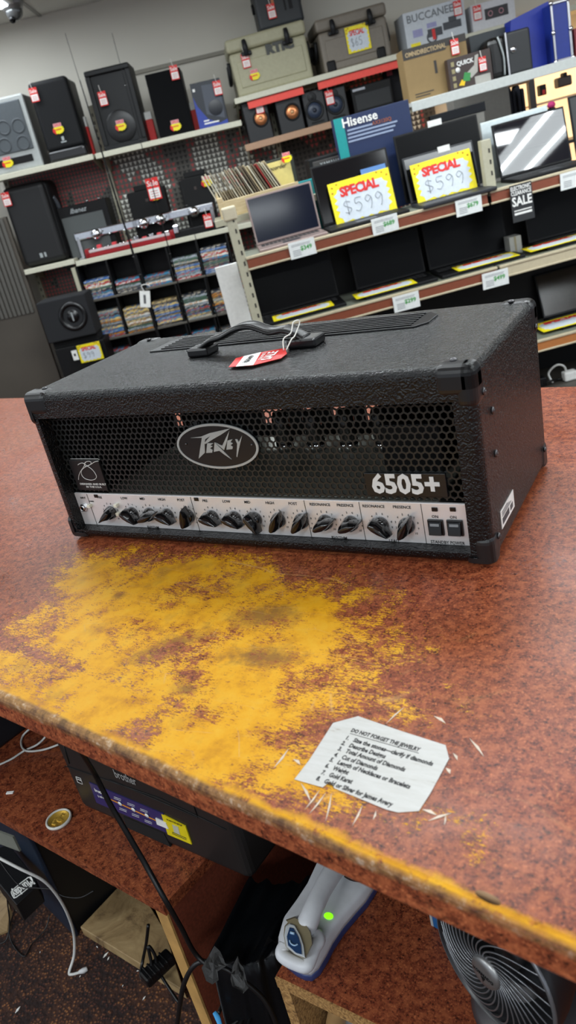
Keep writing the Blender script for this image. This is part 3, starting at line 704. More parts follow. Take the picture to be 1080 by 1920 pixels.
for k in range(2): mb.tube([PF.pt(*zp(752,608+k*9),-.0024), PF.pt(*zp(842,648+k*9),-.0024)], .0004, 5, sub=1)
mb.build('print', M_ink, y2)
mb = MB(); mb.prism(ppoly([zp(755,557),zp(792,572),zp(805,622),zp(768,606)]), -.0026, -.001); mb.build('white_square', mat('pale grey square', (190,190,170), .5), y2)
mb = MB(); textfit(mb, 'brother', PF.pt(*zp(384,238),-.001), PF.pt(*zp(522,292),-.001), .024, None, normal=(0,-1,0), bold=.0003); mb.build('logo', mat('grey logo', (150,150,148), .4), pr_)
mb = MB(); p4 = [PF.pt(*zp(*q), -.001) for q in ((142,257),(172,268),(186,306),(154,292),(142,257))]; mb.tube(p4, .0005, 6, sub=1); mb.tube([PF.pt(*zp(152,272),-.001), PF.pt(*zp(176,282),-.001)], .0006, 5, sub=1); mb.build('icon', M_white, pr_)
# coin
cc = hz(111, 1538, ZD)
cn = thing('gold_coin_in_capsule', 'gold coin in a clear round capsule lying on the desk beside the printer', 'coin', MX.Translation(cc))
mb = MB(); mb.lathe([(.0188,.0002),(.0222,.0002),(.0226,.003),(.0215,.0052),(.0190,.0050),(.0186,.003)], 48); mb.lathe([(0,.0002),(.019,.0002),(.019,.0010),(0,.0010)], 40)
mb.build('capsule', mat('clear capsule plastic', (206,204,196), .12, alpha=1, spec=.6), cn)
M_gold = mat('gold', (236,192,84), .38, .7)
mb = MB(); mb.lathe([(0,.001),(.0183,.001),(.0186,.0018),(.0184,.0034),(.0172,.0036),(.0168,.0030),(0,.0030)], 48); gc = mb.build('coin', M_gold, cn)
mb = MB(); rnd = random.Random(5)
for k in range(26):
    a = rnd.uniform(0, 2*PI); r = rnd.uniform(0, .0115); mb.sphere((r*math.cos(a)*.8, r*math.sin(a), .0030), .0022, n=8, sc=(1,1.5,.35))
mb.build('relief', M_gold, gc)

def cable(name, label, pts, r, m, group=None, cat='cable', n=8):
    mb = MB(); mb.tube([hz(px, py, z) for px, py, z in pts], r, n, sub=6); o = mb.build(name, m); tag(o, label, cat, group); return o
M_wc = mat('white cable jacket', (206,206,202), .4); M_bc = mat('black cable jacket', (12,12,13), .4)
cable('white_cable', 'thin white cable looping over the far left of the desk beside the printer', [(-20,1442,ZD+.003),(20,1424,ZD+.003),(45,1408,ZD+.004),(70,1396,ZD+.012),(86,1380,ZD+.02),(100,1352,ZD+.06)], .0021, M_wc)
cable('white_cable', 'white cable loop with a curled end lying behind the straight white cable', [(64,1360,ZD+.02),(44,1378,ZD+.004),(40,1396,ZD+.003),(50,1408,ZD+.010),(80,1406,ZD+.004),(110,1396,ZD+.01)], .0021, M_wc)
wc = thing('charging_cable', 'white charging cable hanging over the desk edge down to the carpet', 'cable')
mb = MB(); mb.tube([hz(*q) for q in [(-20,1598,-.60),(5,1612,-.60),(40,1630,-.62),(80,1650,-.66),(105,1676,-.72),(125,1710,-.80),(138,1750,-.90),(139,1790,-.97),(130,1822,-.997),(134,1827,-.997),(150,1823,-.997)]], .0030, 10, sub=6); mb.build('cord', M_wc, wc)
mb = MB(); mb.tube([hz(148,1823,-.997), hz(156,1820,-.996), hz(164,1816,-.996)], [.0035,.006,.0045], 10, sub=3); mb.build('plug', mat('clear grey plug', (200,200,200), .3), wc)
mn = thing('black_power_cord', 'thick black power cord hanging from the counter across the printer and desk', 'cable')
mb = MB(); mb.tube([hz(*q) for q in [(140,1392,-.06),(155,1415,-.10),(178,1452,-.17),(205,1505,-.22),(240,1565,-.27),(275,1625,-.32),(310,1688,-.36),(340,1740,-.42),(362,1782,-.48),(385,1806,-.50),(420,1815,-.50),(455,1838,-.52),(490,1868,-.55),(510,1900,-.58),(525,1940,-.62)]],
      [.0030,.0032,.0034,.0036,.0038,.0038,.0036,.0034,.0034,.0034,.0034,.0034,.0034,.0034,.0034], 10, sub=6); mb.build('cord', M_bc, mn)
cable('black_cord_loop', 'black cord bending down from the knot in front of the desk side panel', [(400,1806,-.50),(378,1803,-.50),(360,1815,-.51),(345,1845,-.54),(338,1880,-.58),(330,1940,-.66)], .0036, M_bc)
cable('coiled_black_cable', 'coiled thin black cable beneath the black plastic bag', [(410,1900,-.62),(420,1880,-.62),(440,1870,-.62),(456,1885,-.62),(455,1910,-.62),(440,1935,-.62)], .0030, M_bc)
cable('coiled_black_cable', 'second turn of thin black cable right of the coil with the blue tie', [(430,1925,-.62),(452,1908,-.62),(462,1888,-.62),(456,1872,-.62),(468,1880,-.62),(470,1905,-.62),(460,1935,-.62)], .0026, M_bc)
mb = MB(); mb.tube([hz(402,1898,-.60), hz(408,1908,-.60), hz(414,1925,-.60)], [.003,.004,.003], 8, flat=(0,0,1)); tag(mb.build('blue_twist_tie', mat('bright blue tie', (70,160,220), .5)), 'bright blue tie around the coiled black cable', 'tie')
cable('thin_black_wire', 'thin black wire looping down to a point on the carpet', [(-10,1770,-.99),(10,1765,-.985),(18,1735,-.96),(14,1690,-.9),(12,1652,-.85),(30,1632,-.8),(60,1665,-.82),(56,1668,-.84),(30,1700,-.92),(18,1755,-.99),(44,1793,-.996),(60,1770,-.996),(85,1742,-.99),(93,1715,-.97)], .0016, M_bc)
cable('thin_black_wire', 'thin black wire arching across the side of the black computer tower', [(0,1615,-.7),(18,1640,-.72),(40,1662,-.72),(70,1665,-.72),(100,1668,-.72),(118,1680,-.73),(150,1683,-.73),(176,1670,-.72)], .0014, M_bc)
# computer tower
tp, ta, tb_ = hz(142,1758,-1), hz(220,1677,-1), hz(36,1650,-1)
u_ = (tb_-tp).normalized(); v_ = V((-u_.y, u_.x, 0)); v_ = v_ if v_.dot(ta-tp) > 0 else -v_
TF = MX.Identity(4)
for i in range(3): TF[i][0] = -u_[i]; TF[i][1] = v_[i]; TF[i][3] = tp[i]
tw = thing('computer_tower', 'black and navy computer tower standing on the carpet under the desk', 'computer', TF)
lw = .40; lv = (ta-tp).length+.05
mb = MB(); mb.box(-lw, -.004, .006, lv, .004, .50, .004); mb.build('case', mat('tower black', (12,12,13), .5), tw)
mb = MB(); mb.box(-lw, 0, 0, .010, .0, .505, .003); mb.build('navy_front', mat('dusty navy plastic', (26,38,54), .4, scale=20, var=.15), tw)
mb = MB(); mb.box(-lw-.1,-lw+.02,-.03,.0,.10,.45,.004); mb.build('front_cover', mat('tower black', (12,12,13), .5), tw)
# monday-planner like black pouch with white lettering
def zt7(x, y): return (x/3.6, 1530+y/3.6)
pc = MB(); zp_ = -.78
pc.slab([hz(*zt7(*q), zp_) for q in [(-60,230),(60,190),(240,420),(250,470),(110,600),(-40,420)]], .05, bev=.002)
pch = pc.build('black_package', mat('package black', (18,18,20), .4)); tag(pch, 'black package with white word Munday printed on it, leaning by the computer tower', 'package')
mb = MB(); textfit(mb, 'Munday', hz(*zt7(222,432), zp_+.001), hz(*zt7(88,535), zp_+.001), .034, None, bold=.0012); 
mb.tube([hz(*zt7(*q), zp_+.001) for q in [(92,548),(78,520),(90,495),(190,415),(215,420),(222,448),(210,470),(110,548),(92,548)]], .0012, 6, sub=2)
mb.build('white_lettering', M_white, pch)
mb = MB(); pts = [hz(-20,1670,-.9), hz(3,1650,-.9), hz(18,1700,-.95), hz(14,1745,-.995), hz(-20,1760,-.995)]
mb.slab(pts, .02, bev=.001); tag(mb.build('wood_offcut', M_ply), 'orange-brown wood offcut at the far left on the carpet', 'wood piece')
mb = MB(); mb.box(-.05,.05,-.002,.002,-.02,.02,mx=MX.Translation(hz(0,1570,-.62))); tag(mb.build('grey_card', mat('grey card', (120,122,112), .7)), 'small pale grey card above the black package at the left edge', 'card')
mb = MB(); mb.box(-.006,.006,-.004,.004,-.008,.008,.002,mx=MX.Translation(hz(33,1703,-.93))); tag(mb.build('white_plug', M_white), 'tiny white plug hanging beside the black package', 'plug')
# plank
mb = MB(); mb.slab([hz(*q, -.97) for q in [(150,1738),(222,1662),(270,1680),(310,1745),(345,1858)]], .028, bev=.002); tag(mb.build('plywood_board', M_ply), 'pale stained plywood board on the carpet between tower and desk panel', 'board')
# power adapter
mb = MB(); T = MX.Translation(hz(296,1815,-.93)) @ MX.Rotation(1.25,4,'Z')
mb.box(-.035,.035,-.016,.016,-.012,.012,.005,mx=T)
for k in range(5): mb.box(-.024+k*.010,-.020+k*.010,-.017,.017,-.002,.013,.001,mx=T)
ad_ = mb.build('power_adapter', M_plast); tag(ad_, 'black power adapter leaning inside the desk side panel on the plywood', 'adapter')
cable('adapter_cord', 'black cord looping around the power adapter behind the raw desk edge', [(278,1735,-.8),(274,1770,-.88),(268,1800,-.93),(264,1830,-.94),(276,1838,-.94),(284,1810,-.92),(278,1775,-.88),(290,1790,-.90),(300,1825,-.94),(335,1880,-.96)], .0034, M_bc)
# litter
rnd = random.Random(11)
for i, (px, py, s_) in enumerate([(198,1790,.012),(203,1797,.007),(182,1775,.005),(270,1871,.007),(33,1893,.012),(230,1848,.004),(258,1820,.004),(150,1830,.004),(75,1785,.004)]):
    p = hz(px, py, -.998); mb = MB(); a = rnd.uniform(0, PI); s_ *= .65
    mb.slab([p+V((s_*math.cos(a),s_*math.sin(a),0)), p+V((-s_*.35*math.sin(a),s_*.35*math.cos(a),0)), p-V((s_*math.cos(a),s_*math.sin(a),0)), p+V((s_*.3*math.sin(a),-s_*.3*math.cos(a),0))], .0015)
    tag(mb.build('paper_scrap', M_white), 'tiny white paper scrap lying on the brown carpet', 'paper scrap', 'paper scraps on the carpet')
mb = MB(); mb.box(-.007,.007,-.003,.003,0,.002,.0005,mx=MX.Translation(hz(19,1487,ZD)) @ MX.Rotation(.4,4,'Z')); tag(mb.build('paper_scrap', M_white), 'small folded white scrap on the desk left of the gold coin', 'paper scrap')
# dark equipment at the desk's left
k0, k1 = hz(0,1405,ZD), hz(54,1364,ZD); d_ = (k1-k0).normalized(); EFm = Frame(k1, math.atan2(d_.y,d_.x)-PI/2)
mb = MB(); mb.box(-.40, 0, -.30, 0, .0, .22, .006, mx=EFm.m); tag(mb.build('black_equipment_case', mat('blue-black casing', (18,22,28), .5)), 'blue-black equipment case on the far left end of the desk', 'case')

# black plastic bag over a box between the desks
bagp = [hz(*q) for q in [(508,1618,-.47),(640,1560,-.47),(540,1700,-.47),(400,1775,-.47)]]
b = bmesh.new(); nu, nv = 30, 40; grid = []
Pa, Pb = hz(470,1640,-.50), hz(392,1790,-.50)            # left rim back, front
Pc, Pd = hz(640,1600,-.50), hz(535,1765,-.50)            # right rim
for j in range(nv+1):
    t = j/nv; row = []
    for i in range(nu+1):
        s_ = i/nu
        if t <= .6: q = (Pa.lerp(Pb, t/.6)).lerp(Pc.lerp(Pd, t/.6), s_); z = -.50 - .035*math.sin(s_*PI)**.5*(1-.4*t)
        else:
            k = (t-.6)/.4; q = Pb.lerp(Pd, s_) + V((.02*k, -.06*math.sin(k*1.2), 0)); z = -.50 - .42*k
        nz = noise.noise(V((s_*6, t*1.6, 1))) ; nz2 = noise.noise(V((s_*11, t*4, 4)))
        row.append(b.verts.new(V((q.x+nz*.008, q.y+nz2*.006, z+nz*.016+nz2*.006))))
    grid.append(row)
for j in range(nv):
    for i in range(nu): b.faces.new((grid[j][i], grid[j][i+1], grid[j+1][i+1], grid[j+1][i]))
bmesh.ops.solidify(b, geom=b.faces[:], thickness=-.004); mb = MB(); mb.add(b, None, None, True)
bag = mb.build('black_plastic_bag', M_black_bag); tag(bag, 'crumpled black plastic bag stretched between the desk and the scanner shelf', 'bag')
def tape(pts, zz, seed):
    b = bmesh.new(); P_ = [hz(px, py, zz) for px, py in pts]; ctr = sum(P_, V())/len(P_)
    rings = [[b.verts.new(ctr.lerp(q, k) + V((0,0,.010*noise.noise(V((q.x*60*k, q.y*60, seed)))-.05*(q-ctr).length*k*k))) for q in P_] for k in (.35,.7,1.0)]
    c_ = b.verts.new(ctr+V((0,0,.004))); n = len(P_)
    for k in range(n):
        b.faces.new((c_, rings[0][k], rings[0][(k+1)%n]))
        for r_ in (0,1): b.faces.new((rings[r_][k], rings[r_+1][k], rings[r_+1][(k+1)%n], rings[r_][(k+1)%n]))
    bmesh.ops.solidify(b, geom=b.faces[:], thickness=.0015); mb = MB(); mb.add(b); mb.build('duct_tape', M_tape, bag)
tape([(386,1800),(392,1788),(403,1776),(412,1782),(420,1800),(424,1812),(408,1822),(410,1838),(398,1845),(386,1838),(378,1815)], -.482, 1)
tape([(430,1830),(436,1810),(446,1793),(451,1810),(458,1818),(462,1838),(466,1852),(456,1864),(444,1856),(436,1850)], -.482, 5)

# black film sheet against scanner desk
ff = [hz(503,1755,-.47), hz(515,1768,-.47), hz(530,1740,-.47), hz(620,1590,-.50), hz(640,1600,-.7), hz(560,1840,-.80), hz(545,1940,-.85), hz(510,1940,-.80), hz(480,1810,-.60)]
mb = MB(); b = bmesh.new(); vs = [b.verts.new(q) for q in ff]; ctr = b.verts.new(sum(ff, V())/len(ff)+V((-.01,-.01,.01)))
for k in range(len(vs)): b.faces.new((vs[k], vs[(k+1)%len(vs)], ctr))
bmesh.ops.solidify(b, geom=b.faces[:], thickness=.003); mb.add(b); tag(mb.build('black_plastic_sheet', mat('dark glossy film', (52,52,54), .28, bump=.6, scale=25)), 'torn dark plastic sheet hanging beside the scanner shelf', 'plastic sheet')

# second desk
A2, B2 = hz(515,1833,ZD), hz(700,1922,ZD); e2 = (B2-A2).normalized(); n2 = V((-e2.y, e2.x, 0)); SF = Frame(A2, math.atan2(e2.y,e2.x))
d2 = thing('scanner_shelf', 'speckled red-brown laminate shelf with raw particle board edge under the barcode scanner', 'shelf', SF.m)
mb = MB(); mb.box(0, 1.2, .003, .55, -.019, 0); mb.build('shelf_top', mat('x', (0,0,0)) if 0 else M_lam, d2)
mb = MB(); mb.box(0, 1.2, 0, .003, -.019, -.0006); mb.build('raw_edge', M_osb, d2)
mb = MB(); mb.box(0, .016, .002, .50, -.55, -.0195); mb.build('side_panel', M_osb, d2)
mb = MB(); mb.box(.018, 1.1, .055, .062, -.55, -.0195); mb.build('back_panel', mat('grey white board', (206,208,208), .6), d2)
mb = MB(); mb.tube([(.085,.035,-.022),(.070,.035,-.05),(.045,.035,-.12),(.035,.035,-.2)], [.014,.012,.014,.02], 8); mb.tube([(.135,.035,-.026),(.115,.035,-.07),(.10,.035,-.14)], [.012,.013,.012], 8)
mb.build('wood_bracket', mat('bracket wood', (150,118,76), .6, scale=20, var=.2), d2)

# barcode scanner in cradle
def zs(x, y): return (480+x/4.154, 1580+y/4.154)
outl = [(190,850),(205,910),(250,990),(320,1050),(385,1082),(440,1088),(500,1040),(560,940),(610,840),(690,720),(790,600),(870,510),(940,400),(975,310),(960,200),(860,80),(700,20),(600,60),(520,200),(420,420),(330,560),(230,700)]
W_ = [hz(*zs(*q), ZD) for q in outl]; c0 = sum(W_, V())/len(W_)
crd = thing('scanner_cradle', 'white charging cradle with dark blue base on the laminate shelf', 'scanner cradle', MX.Translation(c0))
def lay(k, z): return [((q-c0).x*k, (q-c0).y*k, z) for q in W_]
def loft(layers, m, smooth=True):
    b = bmesh.new(); R2 = [[b.verts.new(q) for q in l] for l in layers]
    for a, c in zip(R2, R2[1:]):
        n = len(a)
        for k in range(n): b.faces.new((a[k], a[(k+1)%n], c[(k+1)%n], c[k]))
    b.faces.new(R2[0][::-1]); b.faces.new(R2[-1]); bmesh.ops.recalc_face_normals(b, faces=b.faces)
    mb = MB(); mb.add(b, m, None, smooth); return mb
loft([lay(.98,0), lay(1.0,.002), lay(1.0,.010), lay(.99,.0115)], None).build('blue_base', mat('navy base plastic', (44,58,104), .4), crd)
M_scan = mat('off-white scanner plastic', (200,202,206), .38)
loft([lay(.985,.0112), lay(.985,.018), lay(.955,.026), lay(.90,.031), lay(.78,.033), lay(.5,.034)], None).build('white_shell', M_scan, crd)
ax0 = hz(*zs(320,960), ZD)-c0; ax1 = hz(*zs(800,120), ZD)-c0; ad = (ax1-ax0); ad.z = 0; ad.normalize(); sd = V((-ad.y, ad.x, 0))
def cp_(x, y, z): return hz(*zs(x,y), ZD+z)-c0
mb = MB(); pts = [cp_(225,800,.042), cp_(200,860,.040), cp_(240,905,.038), cp_(310,940,.038), cp_(390,960,.038), cp_(425,900,.040), cp_(455,820,.043), cp_(490,760,.043), cp_(470,715,.043)]
mb.tube(pts, .0085, 12, sub=5); 
loft_ = [cp_(*q, .012) for q in [(195,850),(240,930),(330,1010),(430,1020),(500,930),(520,800),(480,720)]]
mb.build('cup_rim', M_scan, crd)
p = cp_(565,570,.0345); mb = MB(); mb.sphere(p, .0056, n=20, sc=(1.15,.85,.28)); mb.build('green_light', mat('green indicator', (120,235,20), .3, emit=1.4), crd)
sn = thing('barcode_scanner', 'white handheld barcode scanner with brown trim resting head down in the cradle', 'scanner', MX.Translation(c0))
mb = MB(); hpts = [cp_(372,690,.050), cp_(400,630,.056), cp_(445,520,.062), cp_(510,380,.062), cp_(590,240,.058), cp_(670,110,.052), cp_(750,10,.045)]
mb.tube(hpts, [.0115,.0135,.0130,.0125,.0135,.016,.018], 20, sub=5); mb.build('handle', M_scan, sn)
b = bmesh.new()
hd_out = [(248,620),(232,600),(300,575),(380,610),(430,700),(442,790),(390,900),(370,905),(300,870),(232,810),(215,720),(222,650)]
def zlev(q, z): return cp_(*q, z)
hc = (330,760)
L0 = [zlev(q, .030) for q in hd_out]; L1 = [zlev(q, .060) for q in hd_out]
def shr(q, k): return (hc[0]+(q[0]-hc[0])*k, hc[1]+(q[1]-hc[1])*k)
L2 = [zlev(shr(q,.94), .065) for q in hd_out]
loft([[tuple(v) for v in l] for l in (L0, L1, L2)], None, False).build('head', mat('olive brown trim', (136,126,100), .35), sn)
win = [(262,628),(300,640),(345,720),(372,800),(385,898),(310,870),(238,810),(220,720),(232,650)]
loft([[tuple(zlev(q,.050)) for q in win], [tuple(zlev(q,.0665)) for q in win], [tuple(zlev((295+(q[0]-295)*.93,760+(q[1]-760)*.93),.068)) for q in win]], None, False).build('face_ring', mat('pale grey plastic', (196,202,206), .3), sn)
win2 = [(262,660),(292,668),(330,735),(350,800),(356,870),(312,858),(250,800),(240,730)]
mb = loft([[tuple(zlev(q,.060)) for q in win2], [tuple(zlev(q,.0692)) for q in win2]], None, False); mb.build('scan_window', mat('deep blue glass', (40,66,104), .08, spec=.8), sn)
mb = MB(); mb.tube([zlev(q,.0698) for q in [(262,760),(272,785),(300,800),(325,790)]], .0009, 8); mb.tube([zlev(q,.0698) for q in [(268,700),(300,708)]], .0016, 8); mb.build('window_mark', mat('light blue mark', (150,180,205), .3), sn)
mb = MB(); mb.tube([cp_(690,262,.040), cp_(740,290,.040), cp_(800,300,.040), cp_(860,285,.040), cp_(900,260,.040)], .0012, 8); mb.build('trigger_line', M_blk2, sn)

# blue box
bx0 = hz(803,1750,ZD+.10); mb = MB(); BF = Frame(hz(800,1752,ZD+.0), math.atan2(e2.y,e2.x)+.5)
q_ = hz(812,1770,ZD); BF = Frame(q_, -.25)
bl = thing('blue_and_grey_box', 'small blue and grey box standing behind the fan under the counter', 'box', BF.at(0,.02,0))
mb = MB(); mb.box(-.012, .05, 0, .03, .0, .035, .001); mb.build('blue_sleeve', mat('bright blue card', (22,92,150), .45), bl)
mb = MB(); mb.box(-.010, .048, .002, .028, .035, .11, .001); mb.build('grey_upper', mat('blue grey card', (96,104,120), .5), bl)
mb = MB(); mb.box(-.016, -.012, 0, .03, .0, .11, .0005); mb.build('pale_side', mat('pale card', (170,176,178), .5), bl)

# desk fan
fc = hz(925, 1811, -.335); fn = V((-.409,-.824,.10)).normalized(); fu = (ZU - fn*ZU.dot(fn)).normalized(); fr_ = fu.cross(fn)
FT = MX.Identity(4)
for i in range(3): FT[i][0]=fr_[i]; FT[i][1]=fu[i]; FT[i][2]=fn[i]; FT[i][3]=fc[i]
base_z = -.45; fan = thing('desk_fan', 'round dark grey desk fan with swirling chrome grille at the right under the counter', 'fan', MX.Translation((fc.x, fc.y, base_z)))
TI = MX.Translation((-fc.x, -fc.y, -base_z)) @ FT
M_fan = mat('dark fan plastic', (30,30,32), .35); M_rib = mat('satin grille ribs', (128,130,134), .3, .7)
R0 = .078
mb = MB(); mb.lathe([(R0,.004),(R0+.003,0),(R0+.002,-.008),(R0-.004,-.03),(R0-.018,-.065),(.035,-.085),(0,-.087),(0,-.083),(.033,-.081),(R0-.022,-.061),(R0-.008,-.03),(R0-.004,0),(R0,.004)], 56, mx=TI); mb.build('housing', M_fan, fan)
for k in range(30):
    a0 = 2*PI*k/30; pts = []
    for j in range(7):
        t = j/6; r = .017+(R0-.018)*t; a = a0 + 1.25*(1-t)**1.2; pts.append((r*math.cos(a), r*math.sin(a), .010*(1-t*t)+.004*math.sin(t*PI)))
    mb = MB(); mb.tube(pts, .00095, 6, sub=3, mx=TI); mb.build('grille_rib', M_rib, fan)
mb = MB(); mb.lathe([(R0-.002,.001),(R0+.0006,.0045),(R0+.003,.002),(R0+.002,-.002)], 64, mx=TI); mb.build('grille_rim', M_rib, fan)
mb = MB(); mb.lathe([(0,.0155),(.010,.0158),(.017,.0145),(.0195,.010),(.018,.004),(0,.003)], 32, mx=TI); hb = mb.build('hub_cap', mat('brushed hub', (150,150,150), .38, .8), fan)
mb = MB(); mb.text('VORNADO', .0055, TI @ MX.Translation((.0,-.001,.0160)), None, .0002, .0001); mb.prism([(-.003,-.004),(.0,-.010),(.003,-.004)], .0158, .0163, 'z', mx=TI); mb.build('hub_lettering', M_blk, hb)
mb = MB()
for k in range(3):
    a = 2*PI*k/3
    b = bmesh.new(); g = []
    for i in range(7):
        r = .018+.05*i/6; row = []
        for j in range(6):
            th = a + (-.55+1.1*j/5)*(1.0) + .3*i/6; z = -.03 + (.5-j/5)*.020; row.append(b.verts.new((r*math.cos(th), r*math.sin(th), z)))
        g.append(row)
    for i in range(6):
        for j in range(5): b.faces.new((g[i][j],g[i+1][j],g[i+1][j+1],g[i][j+1]))
    bmesh.ops.solidify(b, geom=b.faces[:], thickness=.0015); m2 = MB(); m2.add(b, None, TI, True); m2.build('blade', mat('blade plastic', (44,46,50), .3), fan)
mb = MB(); mb.lathe([(0,-.02),(.018,-.02),(.020,-.045),(.016,-.06),(0,-.06)], 24, mx=TI); mb.build('motor', M_fan, fan)
mb = MB(); mb.lathe([(0,0),(.062,0),(.065,.004),(.060,.012),(.040,.02),(.028,.03),(.024,.055),(.0,.06)], 40, mx=MX.Translation((-fn.x*.045,-fn.y*.045,0))); mb.build('base', mat('fan base grey', (62,58,60), .4), fan)

# ================================================================== BACK OF THE SHOP
LF = Frame(at(455, 226, 5.05), .5456, 0.0)
GF = Frame(at(465, 480, 3.6), .58, .04)
UF = Frame(at(443, 186, 5.0), .58, .04)
def zof(fr, px, py, y=0.0): return fr.pt(px, py, y).z
FLOOR = -1.0
WALLY = .62
# shell
def plane_box(fr, x0, x1, y0, y1, z0, z1, m, name, parent=None, bev=0):
    mb = MB(); mb.box(x0, x1, y0, y1, z0, z1, bev); return mb.build(name, m, parent, fr.m if parent is None else None)
lz = lambda z: z - LF.o.z
CEIL = (LF.pt(80, 28, WALLY).z + LF.o.z)
struct(plane_box(LF, -4.2, 6.5, WALLY, WALLY+.08, lz(FLOOR), lz(CEIL), M_wall, 'wall_back'), 'pale grey painted back wall', 'wall')
mb = MB(); mb.box(-8, 7, -5, 10, CEIL, CEIL+.05); cl_ = mb.build('ceiling', M_ceil); struct(cl_, 'white tiled shop ceiling', 'ceiling')
for k in range(-6, 12):
    pass
mb = MB()
for k in range(-9, 12): mb.box(-7, 8, k*.61-.012+.10, k*.61+.012+.10, CEIL-.006-LF.o.z, CEIL-LF.o.z)
for k in range(-6, 7): mb.box(k*1.22-.012, k*1.22+.012, -5, 1.0, CEIL-.0062-LF.o.z, CEIL-LF.o.z)
struct(mb.build('trim_1', mat('ceiling grid', (150,150,146), .5), None, LF.m), 'ceiling grid bars', 'trim')
p0, p1 = LF.pt(262, 134, WALLY), LF.pt(440, 94, WALLY)
struct(plane_box(LF, p0.x-.05, p1.x+.3, WALLY-.02, WALLY, (p0.z+p1.z)/2-.012, (p0.z+p1.z)/2+.012, mat('wall strip', (140,136,124), .6), 'trim_2'), 'painted strip along the back wall', 'trim')
# security camera and light fixture
sc_p = hz(20, 2, CEIL)
sc = thing('security_camera', 'small silver dome security camera at the ceiling in the top left corner', 'security camera', MX.Translation(sc_p))
mb = MB(); mb.lathe([(0,0),(.075,0),(.075,-.02),(.06,-.05),(0,-.05)], 28); mb.build('mount', mat('satin grey', (150,150,150), .3, .6), sc)
mb = MB(); mb.sphere((0,0,-.055), .055, n=24); ey = mb.build('dome', mat('smoked dome', (110,112,112), .1, .4), sc)
mb = MB(); mb.cyl((0,-.03,-.095),(0.01,-.045,-.11), .02, .018); mb.build('lens', M_glossblk, sc)
lf = thing('ceiling_light', 'bright fluorescent ceiling light cut off at the top left corner', 'light', LF.at(LF.w2l(hz(-10,-8,CEIL)).x-.55, LF.w2l(hz(-10,-8,CEIL)).y-.1, CEIL-LF.o.z))
mb = MB(); mb.box(-.62,.62,-.31,.31,-.03,-.0005,.004); mb.build('frame', mat('fixture white', (220,222,220), .5), lf)
mb = MB(); mb.box(-.58,.58,-.27,.27,-.036,-.030); mb.build('diffuser', mat('lit diffuser', (240,248,255), .5, emit=9), lf)

# ---- helpers for shelf goods ------------------------------------------
class Item:
    def __init__(s, fr, name, label, cat, bl, br, tl, y, depth, z0=None, group=None, lean=0, rise=0.0):
        a, c, t = fr.pt(*bl, y), fr.pt(*br, y), fr.pt(*tl, y)
        s.w = c.x - a.x; s.z0 = (a.z+c.z)/2 if z0 is None else z0; s.x0 = a.x
        tx = t.z - ((a.z+c.z)/2 if z0 is None else z0); s.h = tx
        s.fr = fr; s.y = y; s.d = depth; s.lean = lean
        s.mw = fr.at(a.x, y, s.z0, 0, -lean); s.inv = s.mw.inverted()
        s.e = thing(name, label, cat, s.mw, group)
    def p(s, px, py, y=0.0):
        """pixel -> this thing's own (x, z) on its front plane"""
        n = s.mw.to_3x3() @ V((0,1,0)); o = s.mw @ V((0,y,0)); X = hit(px, py, n, n.dot(o)); q = s.inv @ X; return q.x, q.z
    def part(s, name, m, *a, bev=.004, seg=2, lab=None, parent=None):
        mb = MB(); mb.box(*a, bev, seg=seg); o = mb.build(name, m, parent or s.e)
        if lab: o['label'] = lab
        return o
def mk(parent, name, m, fn, mw=None):
    mb = MB(); fn(mb); return mb.build(name, m, parent, mw)

def hang_tag(fr, px, py, y, label, wpx=16, hpx=30, string=True, group=None, tilt=0):
    """little red card with a white price sticker on a string, pixel size in the photo"""
    p = fr.pt(px, py, y); sc = (fr.m @ p - CP).dot(FW)/F; w_, h_ = wpx*sc/2, hpx*sc/2
    t = thing('price_tag', label, 'price tag', fr.at(p.x, p.y, p.z, 0, 0, tilt), group)
    mk(t, 'card', M_red, lambda b: b.box(-w_, w_, -.002, 0, -h_, h_, .0006))
    mk(t, 'price_sticker', M_white, lambda b: (b.box(-w_*.85, w_*.85, -.0028, -.0018, -h_*.85, h_*.05, .0004)))
    mk(t, 'lettering', M_white, lambda b: (b.text('Sale', h_*.7, front(0,-.0024,h_*.5), None, .0002, .0004)))
    mk(t, 'price_print', mat('pink print', (200,120,120), .6), lambda b: [b.box(-w_*.6, w_*.6, -.0032, -.0026, -h_*(.25+.22*k), -h_*(.18+.22*k)) for k in range(3)])
    if string: mk(t, 'string', mat('white string', (232,230,222), .8), lambda b: b.tube([(0,-.001,h_*.8),(-.004,-.002,h_*1.3),(-.006,.0,h_*1.9)], .0016, 6))
    return t
def burst(n, r0, r1, sx=1, sz=1): return [((r0 if k%2 else r1)*math.cos(PI*k/n)*sx, (r0 if k%2 else r1)*math.sin(PI*k/n)*sz) for k in range(2*n)]
def sale_sticker(fr, px, py, y, label, wpx=24, tilt=0):
    p = fr.pt(px, py, y); sc = (fr.m @ p - CP).dot(FW)/F; w_ = wpx*sc/2
    t = thing('sale_sticker', label, 'sticker', fr.at(p.x, p.y, p.z, 0, 0, tilt))
    mk(t, 'yellow_burst', M_yel, lambda b: b.prism(burst(12, w_*.9, w_, 1, .72), -.0012, 0, 'y'))
    mk(t, 'red_edge', M_red, lambda b: b.prism([(-w_*1.08,-w_*.2),(-w_*.6,-w_*.75),(-w_*.55,.1*w_),(-w_*.95,.35*w_)], -.0018, 0, 'y'))
    mk(t, 'pink_banner', mat('pale pink card', (214,160,164), .5), lambda b: b.box(-w_*.75, w_*.7, -.002, 0, w_*.45, w_*1.05))
    mk(t, 'print', M_red, lambda b: (b.text('SALE', w_*.6, front(0,-.0022,w_*.75), None, .0002, .0003), b.box(-w_*.5,w_*.5,-.002,-.001,-.05*w_,.12*w_)))
    return t
